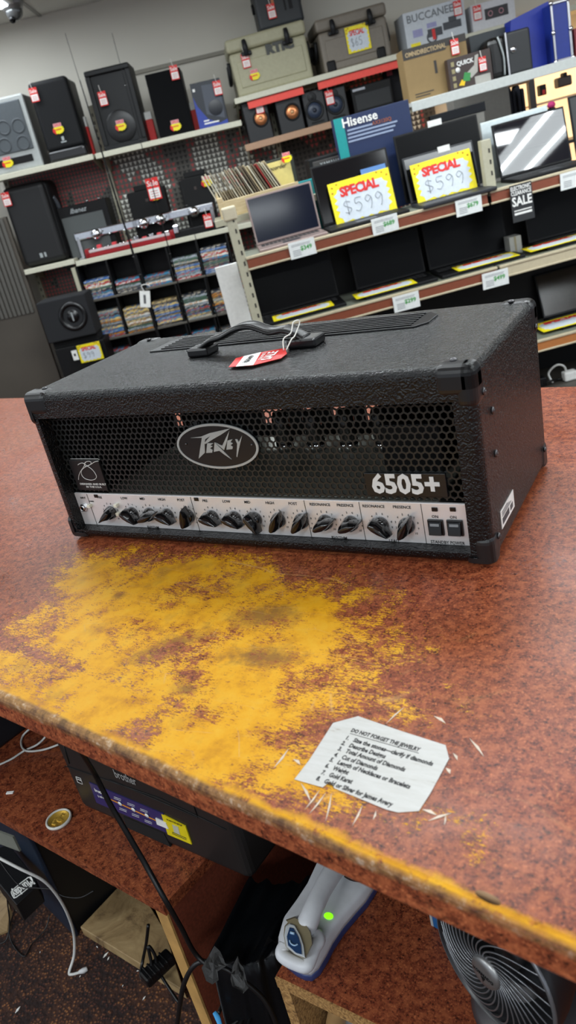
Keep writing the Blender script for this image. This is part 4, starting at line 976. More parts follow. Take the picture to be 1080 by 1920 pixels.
def special_sign(fr, mw_e, w_, h_, parent_label, price, big=True, group=None):
    """yellow card with white starburst; local x across, z up, facing -y"""
    t = thing('price_sign', parent_label, 'sign', mw_e, group)
    mk(t, 'board', M_yel, lambda b: b.box(-w_/2, w_/2, 0, .003, 0, h_, .0008))
    def star(b):
        n = 18; pts = []
        for k in range(2*n):
            a = PI*k/n; c, s_ = math.cos(a), math.sin(a); e = 1/max(abs(c), abs(s_))**.82
            r = e*(1 if k%2 else .88); pts.append((min(max(c*r*w_*.455,-w_*.46),w_*.46), h_*.46+min(max(s_*r*h_*.42,-h_*.43),h_*.36)))
        b.prism(pts, -.0010, .001, 'y')
    mk(t, 'white_burst', mat('blue white card', (206,214,222), .6), star)
    mk(t, 'special_lettering', M_red, lambda b: b.text('SPECIAL', h_*.30, front(-.02*w_,-.0016,h_*.74), None, .0006, .0026 if big else .001, xs=.86*w_/h_/1.38, sp=.92))
    if price:
        def ink(b):
            D_ = {'$': [[(.8,.85),(.3,.95),(.1,.7),(.5,.5),(.85,.3),(.5,.05),(.1,.15)],[(.45,1.1),(.45,-.1)]], '5': [[(.9,1),(.25,1),(.2,.6),(.6,.65),(.85,.35),(.5,0),(.1,.1)]],
                  '9': [[(.85,.75),(.5,1),(.15,.75),(.4,.5),(.85,.75),(.8,.3),(.6,-.05)]], '6': [[(.7,1),(.2,.5),(.3,.05),(.75,.15),(.7,.5),(.25,.4)]]}
            x = -w_*.33; cw = w_*.17; ch = h_*.30
            for c in price:
                for st_ in D_.get(c, D_['9']): b.tube([(x+u*cw*.85, -.0018, h_*.24+v_*ch) for u, v_ in st_], .0016, 6, sub=3)
                x += cw
        mk(t, 'handwritten_price', mat('grey marker', (140,146,152), .6), ink)
    mk(t, 'corner_spots', mat('orange spot', (200,150,20), .6), lambda b: [b.cyl((x, -.001, z),(x,.001,z), .0045, n=10) for x, z in ((-w_*.44,h_*.90),(-w_*.36,h_*.95),(w_*.38,h_*.94),(w_*.45,h_*.86),(-w_*.45,h_*.78),(w_*.30,h_*.97))])
    return t

# ================= left wall bay =================
Z1 = zof(LF, 300, 262); Z2 = zof(LF, 290, 452)
xa, xb, xc = LF.pt(-120, 355).x, LF.pt(177, 290).x, LF.pt(452, 226).x
def shelf(fr, name, label, x0, x1, z, m=M_cream, d=.40, th=.032, y0=0.0, lip=None, bracket=True):
    t = thing(name, label, 'shelf', fr.at(x0, y0, z))
    w_ = x1-x0
    mk(t, 'shelf_board', m, lambda b: b.box(0, w_, .012, d, -.02, 0, .002))
    mk(t, 'front_lip', lip or m, lambda b: b.box(0, w_, 0, .014, -th, .002, .003))
    if bracket:
        for x in (.02, w_-.02): mk(t, 'bracket', M_creamd, lambda b: b.prism([(.03,-.02),(d,-.02),(d,-.11)], x-.003, x+.003, 'x'))
    return t
sz1 = zof(LF, 100, 306); sz1b = zof(LF, 315, 257)
shelf(LF, 'wall_shelf', 'cream steel wall shelf at the far left holding the grey and black speakers', xa, xb-.012, sz1)
shelf(LF, 'wall_shelf', 'cream steel wall shelf under the framed black speaker and the blue boxed speaker', xb+.004, xc, sz1b)
sz2 = zof(LF, 90, 497); sz2b = zof(LF, 300, 455)
x2a, x2b, x2c = LF.pt(46, 512).x, LF.pt(140, 488).x, LF.pt(440, 420).x
shelf(LF, 'wall_shelf', 'cream steel shelf under the large black portable speaker', x2a, x2b-.006, sz2)
shelf(LF, 'wall_shelf', 'cream steel shelf under the red tray and chrome bar above the movie cases', x2b, x2c+.25, sz2b)
# perforated back panels
Mp1 = pegmat('perforated grey panel', (92,90,84), 3.3, False, 40); Mp2 = pegmat('perforated grey panel with red and white', (104,101,94), 8.1, True, 30); Mp3 = pegmat('perforated dark panel', (78,72,66), 14.2, True, 30)
def panel(fr, x0, x1, z0, z1, y, m, label):
    o = plane_box(fr, x0, x1, y, y+.01, z0, z1, m, 'perforated_panel'); tag(o, label, 'panel'); return o
panel(LF, x2a-.02, xb-.008, lz(FLOOR), sz1-.02, .41, Mp1, 'perforated grey steel panel behind the large portable speaker and subwoofer')
panel(LF, xb+.012, x2c+.4, lz(FLOOR), sz1b-.02, .41, Mp2, 'perforated steel panel showing red and white dots behind the small black cases')
for i, x in enumerate((x2a-.03, xb, x2c+.42)):
    o = plane_box(LF, x-.016, x+.016, .375, .41, lz(FLOOR), (sz1b+.32 if i == 1 else sz1b+.02), M_creamd, 'shelf_upright')
    tag(o, ['slotted cream upright at the left end of the perforated panels', 'slotted cream upright between the two upper left shelves', 'slotted cream upright behind the record crate'][i], 'upright')
    mk(o, 'slots', mat('slot dark', (50,48,44), .7), lambda b: [b.box(x-.004, x+.004, .3740, .376, z, z+.022) for z in [sz1b-1.2+.05*k for k in range(30)]])
# steel panel at left
xs0 = LF.pt(-60, 560).x; px1 = LF.pt(60, 560).x
stp = thing('steel_panel', 'tall dull steel panel with a ribbed band at the far left beside the shelving', 'panel', LF.at(xs0-.6, .02, lz(FLOOR)))
wp = px1-(xs0-.6); zt0 = zof(LF, 20, 404)-lz(FLOOR); zr1 = zof(LF, 40, 592)-lz(FLOOR)
mk(stp, 'sheet', M_sheet, lambda b: b.box(0, wp, .01, .05, 0, zt0, .003))
mk(stp, 'ribbed_band', mat('ribbed steel', (96,94,88), .4, .4), lambda b: [b.box(k*.032, k*.032+.024, -.002, .012, zr1, zt0-.01, .003) for k in range(int(wp/.032))])
mk(stp, 'upper_band', mat('brownish steel', (104,92,80), .5, .2), lambda b: b.box(0, wp-.06, .012, .045, zt0, zt0+.16, .003))

# speakers on the upper shelf
it = Item(LF, 'karaoke_speaker', 'grey faced speaker with silver frame, leftmost on the upper wall shelf', 'speaker', (-42,334), (82,308), (-85,203), .05, .26, sz1)
w_, h_, d_ = it.w, it.h, it.d; Mg = mat('speaker slate grey', (74,80,84), .55); Ms = mat('silver plastic', (168,172,170), .35, .3)
it.part('body', mat('dark side', (60,60,58), .5), 0, w_, .02, d_, 0, h_, bev=.015)
it.part('silver_frame', Ms, 0, w_, 0, .03, 0, h_, bev=.012, seg=3)
it.part('grille', Mg, .02, w_-.03, -.008, .01, h_*.26, h_-.03, bev=.006)
it.part('lower_port', M_blk, .05, w_-.055, -.006, .01, h_*.10, h_*.20, bev=.004)
for q in ((8,240),(35,236),(10,273),(44,268)):
    x, z = it.p(*q); mk(it.e, 'driver_ring', mat('ring grey', (58,64,68), .5), lambda b: b.lathe([(.034,0),(.040,.004),(.046,0)], 24, mx=MX.Translation((x,-.008,z)) @ MX.Rotation(PI/2,4,'X')))
it = Item(LF, 'loudspeaker', 'tall black loudspeaker with rounded front, second from the left on the upper shelf', 'speaker', (95,306), (166,292), (52,156), .05, .30, sz1)
w_, h_, d_ = it.w, it.h, it.d
it.part('cabinet', M_blk2, .02, w_-.0, .05, d_, .012, h_-.01, bev=.02, seg=3)
it.part('grille', mat('black speaker mesh', (9,11,14), .6, spec=.3), 0, w_, 0, .08, h_*.14, h_, bev=.025, seg=4)
it.part('lower_front', M_plast, 0, w_, -.008, .08, 0, h_*.15, bev=.02, seg=4)
mk(it.e, 'logo', M_sil, lambda b: (b.box(w_*.46, w_*.52, -.003, 0, h_*.25, h_*.30), b.box(w_*.42, w_*.56, -.003, 0, h_*.225, h_*.24)))
for px in (90,): pass
it = Item(LF, 'framed_loudspeaker', 'wide black loudspeaker in a raised black frame, standing in the middle of the upper shelf', 'speaker', (196,281), (276,260), (152,136), .05, .30, sz1b)
w_, h_, d_ = it.w, it.h, it.d
it.part('cabinet', M_blk, 0, w_, .03, d_, 0, h_, bev=.006)
mk(it.e, 'front_frame', mat('frame black', (9,11,13), .45, spec=.35), lambda b: (b.box(0, w_, 0, .035, 0, .035, .008), b.box(0, w_, 0, .035, h_-.035, h_, .008), b.box(0, .032, 0, .035, .03, h_-.03, .008), b.box(w_-.032, w_, 0, .035, .03, h_-.03, .008)))
it.part('grille', mat('dull mesh', (12,14,16), .45, spec=.35), .03, w_-.03, .02, .034, .03, h_-.03, bev=.002)
mk(it.e, 'horn', mat('dull horn', (14,15,17), .4), lambda b: b.lathe([(.10,0),(.09,.006),(.02,.0)], 30, mx=MX.Translation((w_*.5,.019,h_*.27)) @ MX.Rotation(PI/2,4,'X')))
it = Item(LF, 'flat_speaker', 'plain black cloth fronted speaker, right of the framed loudspeaker', 'speaker', (298,252), (362,238), (267,141), .06, .26, sz1b)
w_, h_, d_ = it.w, it.h, it.d
it.part('cabinet', M_blk, 0, w_, .02, d_, 0, h_); it.part('grille_cloth', mat('black cloth', (8,9,11), .9, spec=.2), .004, w_-.004, 0, .022, .004, h_-.004, bev=.006)
it = Item(LF, 'boxed_speaker', 'dark retail box with a speaker picture and blue corner, right end of the upper shelf', 'box', (374,240), (428,226), (356,158), .05, .22, sz1b)
w_, h_, d_ = it.w, it.h, it.d
it.part('carton', mat('dark carton print', (30,36,46), .5), 0, w_, 0, d_, 0, h_, bev=.002)
mk(it.e, 'blue_corner', mat('royal blue print', (34,58,150), .5), lambda b: b.prism([(.002,h_*.72),(.02,h_*.5),(w_*.35,h_*.2),(w_*.72,h_*.06),(w_-.002,.03),(w_-.002,.002),(.002,.002)], -.001, .001))
mk(it.e, 'speaker_picture', mat('picture grey', (66,72,84), .5), lambda b: (b.prism([(w_*.34,h_*.30),(w_*.92,h_*.14),(w_*.96,h_*.9),(w_*.36,h_*.92)], -.0008, .001),))
mk(it.e, 'cone_picture', mat('picture dark', (26,30,38), .4), lambda b: b.lathe([(0,.001),(.045,.001),(.048,0)], 28, mx=MX.Translation((w_*.68,-.001,h_*.40)) @ MX.Rotation(PI/2,4,'X')))
mk(it.e, 'white_print', M_white, lambda b: (b.box(w_*.2,w_*.38,-.002,-.0005,h_*.15,h_*.18), b.box(w_*.2,w_*.7,-.002,-.0005,h_*.09,h_*.12), b.box(w_*.05,w_*.13,-.002,-.0005,h_*.82,h_*.88)))
for px, py, lb in ((161,245,'small red and white item standing between the rounded and framed loudspeakers'),(283,235,'red boxed item between framed and cloth fronted speakers'),(365,218,'red boxed item between the cloth speaker and the blue cornered box')):
    it = Item(LF, 'small_red_box', lb, 'box', (px-8,py+14), (px+8,py+10), (px-14,py-24), .25, .06, sz1 if px < 180 else sz1b)
    it.part('carton', M_red, 0, it.w, 0, .06, 0, it.h*.75, bev=.003); it.part('white_top', M_white, 0, it.w, 0, .06, it.h*.75, it.h, bev=.003)

# second shelf goods
it = Item(LF, 'portable_speaker', 'big rounded black portable speaker on the lower left shelf', 'speaker', (44,500), (128,480), (-8,356), .05, .33, sz2)
w_, h_, d_ = it.w, it.h, it.d
it.part('body', M_blk, 0, w_, .04, d_, 0, h_, bev=.05, seg=4); it.part('front_grille', mat('soft black mesh', (13,14,16), .55), .01, w_-.02, 0, .08, .01, h_-.01, bev=.035, seg=4)
mk(it.e, 'side_handle', mat('handle grey', (70,74,80), .3), lambda b: b.tube([(w_-.005,.10,h_*.78),(w_+.006,.12,h_*.70),(w_+.006,.14,h_*.60),(w_-.005,.15,h_*.54)], .016, 10))
mk(it.e, 'logo', M_sil, lambda b: (b.box(w_*.42,w_*.48,-.003,0,.055,.085), b.box(w_*.52,w_*.56,-.003,0,.055,.085)))
it = Item(LF, 'guitar_combo_amplifier', 'grey cloth fronted combo guitar amplifier beside the big portable speaker', 'amplifier', (132,484), (222,462), (103,392), .14, .22, sz2b)
w_, h_, d_ = it.w, it.h, it.d
it.part('cabinet', M_blk, 0, w_, .01, d_, 0, h_, bev=.008); it.part('grille_cloth', mat('grey grille cloth', (86,90,90), .8, scale=200, var=.1), .02, w_-.04, 0, .012, .01, h_*.80, bev=.003)
mk(it.e, 'script_logo', M_sil, lambda b: b.text('Ibanez', .045, front(w_*.42,-.001,h_*.89), None, .0006, .0006, shear=.4))
mk(it.e, 'top_knob', M_chrome, lambda b: [b.cyl((x,.05,h_),(x,.05,h_+.012), .01) for x in (w_*.62, w_*.86)])
for (bl, br, tl, tr, lb) in (((250,412),(318,396),(236,364),(305,347),'small black equipment case behind the chrome bar, left of the other one'), ((347,392),(402,378),(331,338),(385,323),'small black equipment case behind the chrome bar, next to the record crate')):
    it = Item(LF, 'equipment_case', lb, 'case', bl, br, tl, .22, .16); z_ = it.z0 - sz2b; w_, h_ = it.w, it.h
    it.part('body', M_blk, 0, w_, 0, .16, -z_, h_, bev=.006); it.part('raised_lid', M_blk, w_*.2, w_*.88, .03, .15, h_, h_+.035, bev=.004)
    it.part('badge', mat('badge dark', (60,48,44), .5), w_*.45, w_*.53, -.003, 0, h_*.55, h_*.66, bev=.001)
# chrome bar & red tray
cb0, cb1 = LF.pt(140, 447, .12), LF.pt(400, 384, .12)
cbx = thing('chrome_bar_rack', 'long chrome bar on feet with clamps lying along the shelf behind the red tray', 'rack', LF.at(cb0.x, .12, sz2b))
bw = cb1.x-cb0.x; bz = (cb0.z+cb1.z)/2 - sz2b
mk(cbx, 'bar', M_chrome, lambda b: b.box(0, bw, 0, .05, bz-.028, bz+.026, .008))
for x in (.02, bw-.02): mk(cbx, 'foot', M_steel, lambda b: (b.box(x-.012, x+.012, 0, .04, .0, bz, .003), b.box(x-.02, x+.02, -.05, .08, 0, .012, .003)))
for x in (bw*.16, bw*.50, bw*.62, bw*.86): mk(cbx, 'clamp', M_chrome, lambda b: (b.lathe([(0,-.03),(.03,-.03),(.036,0),(.03,.03),(0,.03)], 16, mx=MX.Translation((x,-.02,bz-.01)) @ MX.Rotation(PI/2,4,'X')), b.box(x-.045,x+.045,-.03,-.01,bz-.006,bz+.008,.002)))
r0_, r1_ = LF.pt(162, 484, .02), LF.pt(328, 445, .02)
rt = thing('red_tray', 'long red tray filled with clear and chrome hardware at the front of the shelf', 'tray', LF.at(r0_.x, .02, sz2b))
rw = r1_.x-r0_.x
mk(rt, 'tray', mat('glossy red plastic', (150,22,28), .3), lambda b: (b.box(0, rw, 0, .09, 0, .012, .003), b.box(0, rw, 0, .006, .0, .032, .002), b.box(0, rw, .084, .09, 0, .045, .002), b.box(0, .03, 0, .09, 0, .062, .004), b.box(rw-.03, rw, 0, .09, 0, .062, .004)))
mk(rt, 'clear_strip', mat('pale strip', (206,190,190), .25), lambda b: b.box(.03, rw-.03, -.003, .001, .034, .052, .002))
rnd = random.Random(8)
for k in range(11):
    x = .05+k*(rw-.1)/10; mk(rt, 'red_fitting' if k%2 else 'chrome_fitting', (mat('coral plastic', (220,70,78), .3) if k%2 else M_chrome), lambda b: (b.box(x-.016, x+.016, .02, .07, .012, .055+.02*rnd.random(), .004),))
it = Item(LF, 'black_stand_piece', 'low black stand piece lying on the shelf right of the red tray', 'stand', (322,440), (420,416), (322,424), .03, .12, sz2b)
it.part('bar', M_blk, 0, it.w, 0, .1, 0, .05, bev=.008); it.part('hub', M_chrome, it.w*.0+.02, it.w*.0+.06, -.01, .05, .03, .09, bev=.008)
# movie cases
MC = [lin(c) for c in ((50,56,70),(160,66,60),(70,110,170),(190,180,160),(120,146,160),(206,140,60),(232,232,226),(80,84,90),(60,134,170),(190,66,66),(140,124,100),(232,204,130),(80,110,90),(170,176,186))]
case_meshes = []
for i, c in enumerate(MC):
    Mx = bpy.data.materials.new('movie case %s' % 'abcdefghijklmn'[i]); Mx.use_nodes = True
    nt, N, L, b_ = nodes(Mx); tc = N.new('ShaderNodeTexCoord'); ns = tex(nt, mapping(nt, tc.outputs['Object'], sc=(1,.1,2.4)), 34, 3, .6)
    c2 = MC[(i*5+3) % len(MC)]; L.new(ramp(nt, ns.outputs['Fac'], [(.40, c), (.50, c), (.53, c2), (.60, c2), (.63, val(.5)), (.68, c)], 'CONSTANT'), b_.inputs['Base Color']); b_.inputs['Roughness'].default_value = .3
    mb = MB(); mb.box(0, .188, 0, .13, .0006, .0142, .0012); me_o = mb.build('movie_case', Mx); case_meshes.append(me_o.data); bpy.data.objects.remove(me_o)
rowz = [ (173,565,417,506), (204,642,437,575), (222,705,455,640) ]
rk = thing('movie_rack', 'cream and black rack of stacked movie cases under the left wall shelf', 'rack', LF.at(0,0,0))
gx0, gx1 = LF.pt(158, 548, .02).x, LF.pt(434, 486, .02).x
cwid = (gx1-gx0)/5; rnd = random.Random(21); rz = [ (LF.pt(a,b_,.0).z+LF.pt(c,d,.0).z)/2 for a,b_,c,d in rowz ]; rz[2] = rz[1]-(rz[0]-rz[1]); rz.append(rz[2]-(rz[0]-rz[1]))
for k in range(6): mk(rk, 'divider', M_blk, lambda b: b.box(gx0+k*cwid-.006, gx0+k*cwid+.006, 0, .20, lz(FLOOR), sz2b-.035))
for z in rz: mk(rk, 'rack_shelf', mat('rack shelf grey', (96,92,84), .5), lambda b: b.box(gx0, gx1, -.004, .20, z-.014, z, .002))
mk(rk, 'side_frame', M_creamd, lambda b: b.box(gx0-.035, gx0-.007, -.01, .22, lz(FLOOR), sz2b-.035, .003))
mk(rk, 'backing', M_blk, lambda b: b.box(gx0, gx1, .20, .21, lz(FLOOR), sz2b-.035))
ords = ['first','second','third','fourth','fifth']; rows_n = ['top','second','third']
hts = [[9,6,5,10,12],[13,12,12,12,11],[8,8,9,9,8]]
hts[2] = [13,12,12,13,12]
for r in range(3):
    for c in range(5):
        x0 = gx0 + c*cwid + (cwid-.188)/2; nmax = hts[r][c]
        for k in range(nmax):
            me = case_meshes[rnd.randrange(len(case_meshes))]
            o = bpy.data.objects.new('movie_case', me); COL.objects.link(o)
            o.matrix_world = LF.at(x0+rnd.uniform(-.004,.004), .012+rnd.uniform(0,.012), rz[r]+k*.0147, rnd.uniform(-.03,.03))
            tag(o, 'thin movie case stacked flat in the %s column of the %s row of the rack' % (ords[c], rows_n[r]), 'movie case', 'movie cases in the %s column of the %s rack row' % (ords[c], rows_n[r]))
# fishing rods
def rod(name, label, a, c, y, r=.0045, tagpx=None, cords=0):
    p0, p1 = LF.pt(*a, y), LF.pt(*c, y); d = (p1-p0); t = (lz(FLOOR)+.005-p0.z)/d.z; p2 = p0+d*t
    o = thing(name, label, 'fishing rod', LF.at(p2.x, y, p2.z))
    g = lambda s_: p0.lerp(p2, s_)-p2
    mk(o, 'blank', M_blk, lambda b: b.tube([g(0), g(.25), g(.5), g(.75), g(.999)], [r*.25,r*.5,r*.8,r*1.2,r*1.6], 8, sub=2))
    mk(o, 'grip', mat('grey cork grip', (110,104,96), .7), lambda b: b.tube([g(.86), g(.985)], .014, 10, sub=1))
    for s_ in (.02,.12,.25,.4,.55): 
        q = g(s_); mk(o, 'line_guide', M_steel, lambda b: b.lathe([(.007,-.001),(.009,0),(.007,.001),(.007,-.001)], 12, mx=MX.Translation((q.x,q.y-.008,q.z))))
    return o
rod('fishing_rod', 'tall thin fishing rod with bent tip leaning at the left upright, leftmost of the rods', (122,62), (294,624), -.10)
rod('fishing_rod', 'thin fishing rod crossing the framed loudspeaker, reaching up to the pale wall', (210,62), (358,624), -.16)
rod('fishing_rod', 'short dark rod leaning before the right half of the movie rack', (335,330), (413,615), -.13)
rod('fishing_rod', 'rod with white handle band leaning in front of the second column of movie cases', (150,150), (289,600), -.14, .006)
p = LF.pt(272, 561, -.18); t = thing('white_tag', 'white paper tag hanging from a rod in front of the movie rack', 'tag', LF.at(p.x, p.y, p.z, 0, 0, .22))
mk(t, 'card', M_white, lambda b: b.box(-.036,.036,-.001,.001,-.056,.056,.001)); mk(t, 'print', mat('grey print', (90,90,92)), lambda b: b.box(-.010,.006,-.0016,-.0008,-.03,.03)); mk(t, 'string', M_white, lambda b: b.tube([(0,0,.05),(-.02,.0,.09),(.02,.0,.10),(.04,0,.085)], .003, 6))
# subwoofer tower
yq = -.22
it = Item(LF, 'subwoofer_box', 'black carpeted subwoofer box with a round driver standing left of the movie rack', 'subwoofer', (92,646), (180,622), (84,566), yq, .24)
w_, h_ = it.w, it.h; zb = lz(FLOOR) - it.z0
it.part('lower_cabinet', M_blk, .02, w_+.03, .02, .24, zb, -.055, bev=.006); it.part('cabinet', mat('black carpet covering', (30,31,34), .9, bump=.5, scale=200), 0, w_, 0, .24, -.005, h_, bev=.008); it.part('gap_post', mat('recess dark', (6,6,7), .9), .015, w_-.01, .05, .24, -.056, -.004, bev=.001)
x, z = it.p(137, 593); 
mk(it.e, 'driver', M_plast, lambda b: b.lathe([(0,.012),(.03,.010),(.034,.004),(.062,-.012),(.070,.004),(.082,.012),(.094,.008),(.100,.0),(.1,-.004)], 40, mx=MX.Translation((x,-.002,z)) @ MX.Rotation(PI/2,4,'X')))
mk(it.e, 'driver_logo', M_sil, lambda b: b.box(x-.006, x+.004, -.0165, -.013, z-.03, z+.03, .001))
x2, z2 = it.p(170, 661, -.01)
special_sign(LF, it.mw @ MX.Translation((x2, -.02, z2-.058)) @ MX.Rotation(0,4,'Z'), .165, .125, 'yellow and white price sign on the subwoofer box', '$99', False)
x3, z3 = it.p(141, 666, -.01); t = thing('white_tag', 'small white tag left of the yellow sign on the subwoofer box', 'tag', it.mw @ MX.Translation((x3,-.012,z3)))
mk(t, 'card', M_white, lambda b: b.box(-.02,.02,0,.001,-.035,.035,.0005)); mk(t, 'print', M_ink, lambda b: b.box(-.008,.006,-.0008,.0,-.006,.012))

# hanging tags and stickers, left side
tagsL = [(64,178,.035,'red and white tag at the top left of the rounded loudspeaker'),(193,185,.03,'red and white tag in the upper part of the framed loudspeaker'),(327,136,.04,'red and white tag at the top of the black cloth speaker'),(408,165,.03,'red and white tag on the blue cornered speaker box'),
  (12,374,.03,'red and white tag on the big portable speaker'),(288,354,-.02,'large red tag hanging from a hook above the left black case'),(390,414,.015,'red tag on the shelf edge right of the red tray')]
for px, py, y, lb in tagsL: hang_tag(LF, px, py, y, lb, *((24,38) if px == 288 else (15,24)))
for px, py, y, lb in [(110,243,.035,'yellow sale sticker low on the rounded loudspeaker'),(227,237,.03,'yellow sale sticker low on the framed loudspeaker'),(330,237,.05,'yellow sale sticker at the foot of the black cloth speaker'),(15,306,.03,'yellow sale sticker at the foot of the grey silver framed speaker'),(388,342,.20,'yellow sale sticker on the black case next to the record crate'),(291,368,.19,'yellow sale sticker half hidden by the big red tag')]:
    sale_sticker(LF, px, py, y, lb, 21)

# ================= cooler bay =================
uz = zof(UF, 600, 141); ux0 = UF.pt(440,190).x; ux1 = UF.pt(752,100).x
shelf(UF, 'wall_shelf', 'cream upper wall shelf under the two coolers', ux0, ux1, uz, d=.48)
shelf(UF, 'wall_shelf', 'upper wall shelf under the boxed camera and boombox', ux1+.01, ux1+1.5, uz, d=.48)
uz2 = zof(UF, 540, 250, .02)
shelf(UF, 'speaker_shelf', 'brown edged shelf under the four small bookshelf speakers', UF.pt(458,268).x, UF.pt(770,200).x, uz2, lip=mat('tan rail', (176,140,112), .4), d=.34, th=.04, y0=.02)
panel(UF, ux0+.02, ux1+.3, FLOOR-UF.o.z+.15, uz-.03, .50, Mp3, 'perforated dark panel behind the small bookshelf speakers')
for px, py, w2, h2, lb in ((508,190,105,26,'red header strip behind the copper cone speakers'),(668,140,190,26,'long red header strip right below the cooler shelf'),):
    p = UF.pt(px, py, .45); o = plane_box(UF, p.x-w2*.0018, p.x+w2*.0018, .02, .026, uz-.078, uz-.034, mat('salmon red card', (244,84,72), .6), 'red_header_strip'); tag(o, lb, 'strip')
def cooler(it, m, md, dark):
    w_, h_, d_ = it.w, it.h, it.d
    mb = MB(); mb.box(0, w_, 0, d_, 0, h_*.76, .018, seg=3, taper=(1,1)); mb.build('tub', m, it.e)
    mb = MB(); mb.box(.035, w_-.035, -.006, .02, .05, h_*.60, .006); mb.build('front_recess', m, it.e)
    mb = MB(); mb.box(-.008, w_+.008, -.008, d_+.005, h_*.765, h_, .018, seg=3); lid = mb.build('lid', m, it.e)
    for fx_ in (.22, .76):
        x = w_*fx_
        mk(it.e, 'latch', dark, lambda b: (b.tube([(x,-.022,h_*.92),(x,-.034,h_*.80),(x,-.026,h_*.66)], [.014,.018,.014], 10), b.box(x-.035,x+.035,-.02,.0,h_*.66,h_*.74,.006)))
    for x in (-.02, w_+.0): mk(it.e, 'rope_handle', dark, lambda b: b.tube([(x+.01,d_*.25,h_*.66),(x+(.0 if x<0 else .02),d_*.3,h_*.35),(x+(.0 if x<0 else .02),d_*.7,h_*.35),(x+.01,d_*.75,h_*.66)], .012, 8))
it = Item(UF, 'hard_cooler', 'beige hard cooler with two black latches on the upper shelf', 'cooler', (445,170), (586,131), (424,76), .06, .40, uz); Mc1 = mat('beige cooler plastic', (164,160,132), .5); cooler(it, Mc1, None, M_blk2)
mk(it.e, 'logo', mat('logo dark', (58,60,56), .5), lambda b: b.text('RTIC', .074, front(it.p(524,88)[0],-.0075,it.p(524,88)[1]), None, .0008, .005, xs=1.15))
rt_it = it
it = Item(UF, 'hard_cooler', 'taupe hard cooler with black feet and a yellow sign on its front', 'cooler', (608,128), (735,98), (594,38), .06, .42, uz); Mc2 = mat('taupe cooler plastic', (118,110,98), .5); cooler(it, Mc2, None, M_blk2)
for x in (.05, it.w-.07): mk(it.e, 'rubber_foot', M_blk, lambda b: b.box(x-.03, x+.03, -.015, .02, .0, .07, .012))
q = it.p(671, 74); special_sign(UF, it.mw @ MX.Translation((q[0], -.016, q[1]-.07)), .155, .15, 'yellow and white sale sign on the taupe cooler', '$65', False)
# speaker on top of the beige cooler
b0 = UF.pt(486, 50, .12); b1 = UF.pt(568, 30, .12); zt_c = uz + rt_it.h
it = Item(UF, 'black_speaker_box', 'black speaker with side knobs sitting on top of the beige cooler', 'speaker', (486,50), (570,28), (474,-32), .12, .24, zt_c+.0)
it.part('cabinet', mat('slate black plastic', (24,29,33), .5), 0, it.w, 0, .24, 0, it.h, bev=.02, seg=3)
mk(it.e, 'front_slots', M_blk, lambda b: (b.box(it.w*.62,it.w*.66,-.002,.002,it.h*.3,it.h*.85), b.box(it.w*.72,it.w*.80,-.002,.002,it.h*.3,it.h*.85)))
mk(it.e, 'copper_strip', mat('copper strip', (150,90,60), .4, .5), lambda b: b.box(it.w*.36, it.w*.42, -.002, .002, it.h*.2, it.h*.9))
for x in (-.012, it.w): mk(it.e, 'side_knob', M_blk, lambda b: b.cyl((x,.12,it.h*.55),(x+.014,.12,it.h*.55), .03))
# bookshelf speakers
Mcop = mat('copper cone', (214,140,92), .3, .7); Mcopd = mat('copper dust cap', (236,190,140), .25, .6); Mblu = mat('blue black cone', (44,54,72), .4)
def book(bl, br, tl, cone, lb, copper, z=None):
    it = Item(UF, 'bookshelf_speaker', lb, 'speaker', bl, br, tl, .06, .24, uz2)
    w_, h_ = it.w, it.h; it.part('cabinet', mat('black vinyl cabinet', (24,25,28), .45), 0, w_, 0, .24, 0, h_, bev=.006)
    x, z_ = it.p(*cone); r = w_*(.27 if copper else .36)
    T = MX.Translation((x,0,z_)) @ MX.Rotation(PI/2,4,'X')
    mk(it.e, 'surround', M_blk2 if not copper else M_blk, lambda b: b.lathe([(r*.85,-.004),(r*1.0,.006),(r*1.15,.006),(r*1.22,0)], 36, mx=T))
    mk(it.e, 'cone', Mcop if copper else Mblu, lambda b: b.lathe([(0,.0022),(r*.3,.0020),(r*.9,.0052),(r*.92,0)], 36, mx=T))
    mk(it.e, 'dust_cap', Mcopd if copper else mat('dust cap', (30,36,48), .35), lambda b: b.lathe([(0,.012),(r*.15,.010),(r*.28,.002)], 24, mx=T))
    if not copper:
        T2 = MX.Translation((w_*.45,0,h_*.82)) @ MX.Rotation(PI/2,4,'X'); mk(it.e, 'tweeter', M_blk2, lambda b: b.lathe([(0,.006),(.012,.005),(.02,.001),(.028,.004),(.03,0)], 24, mx=T2))
        mk(it.e, 'port', M_blk, lambda b: b.box(w_*.2, w_*.8, -.002, .002, h_*.07, h_*.12, .001))
book((468,262),(513,252),(458,192),(489,222),'black bookshelf speaker with copper cone, far left of the small speakers',True)
book((528,249),(573,239),(519,180),(548,210),'black bookshelf speaker with copper cone, second of the small speakers',True)
book((578,238),(617,230),(567,175),(590,207),'black monitor speaker with dark blue cone, standing third in the row',False)
book((618,230),(657,221),(607,170),(629,196),'black monitor speaker with dark blue cone, rightmost small speaker with a red tag',False)
it = Item(UF, 'small_guitar_amplifier', 'dark guitar amplifier with mesh front behind the blue television box', 'amplifier', (668,225), (742,208), (655,166), .10, .22, uz2)
it.part('cabinet', M_blk, 0, it.w, 0, .22, 0, it.h, bev=.006); it.part('mesh_front', mat('dark mesh cloth', (44,46,48), .7), .02, it.w-.015, -.004, .004, .02, it.h-.05, bev=.002)
mk(it.e, 'chrome_strip', M_chrome, lambda b: b.box(.01, it.w*.35, -.006, 0, it.h-.03, it.h-.012, .002))
it = Item(UF, 'black_bag', 'black bag hanging at the right end of the speaker shelf', 'bag', (735,210), (775,200), (722,125), .16, .16, uz2)
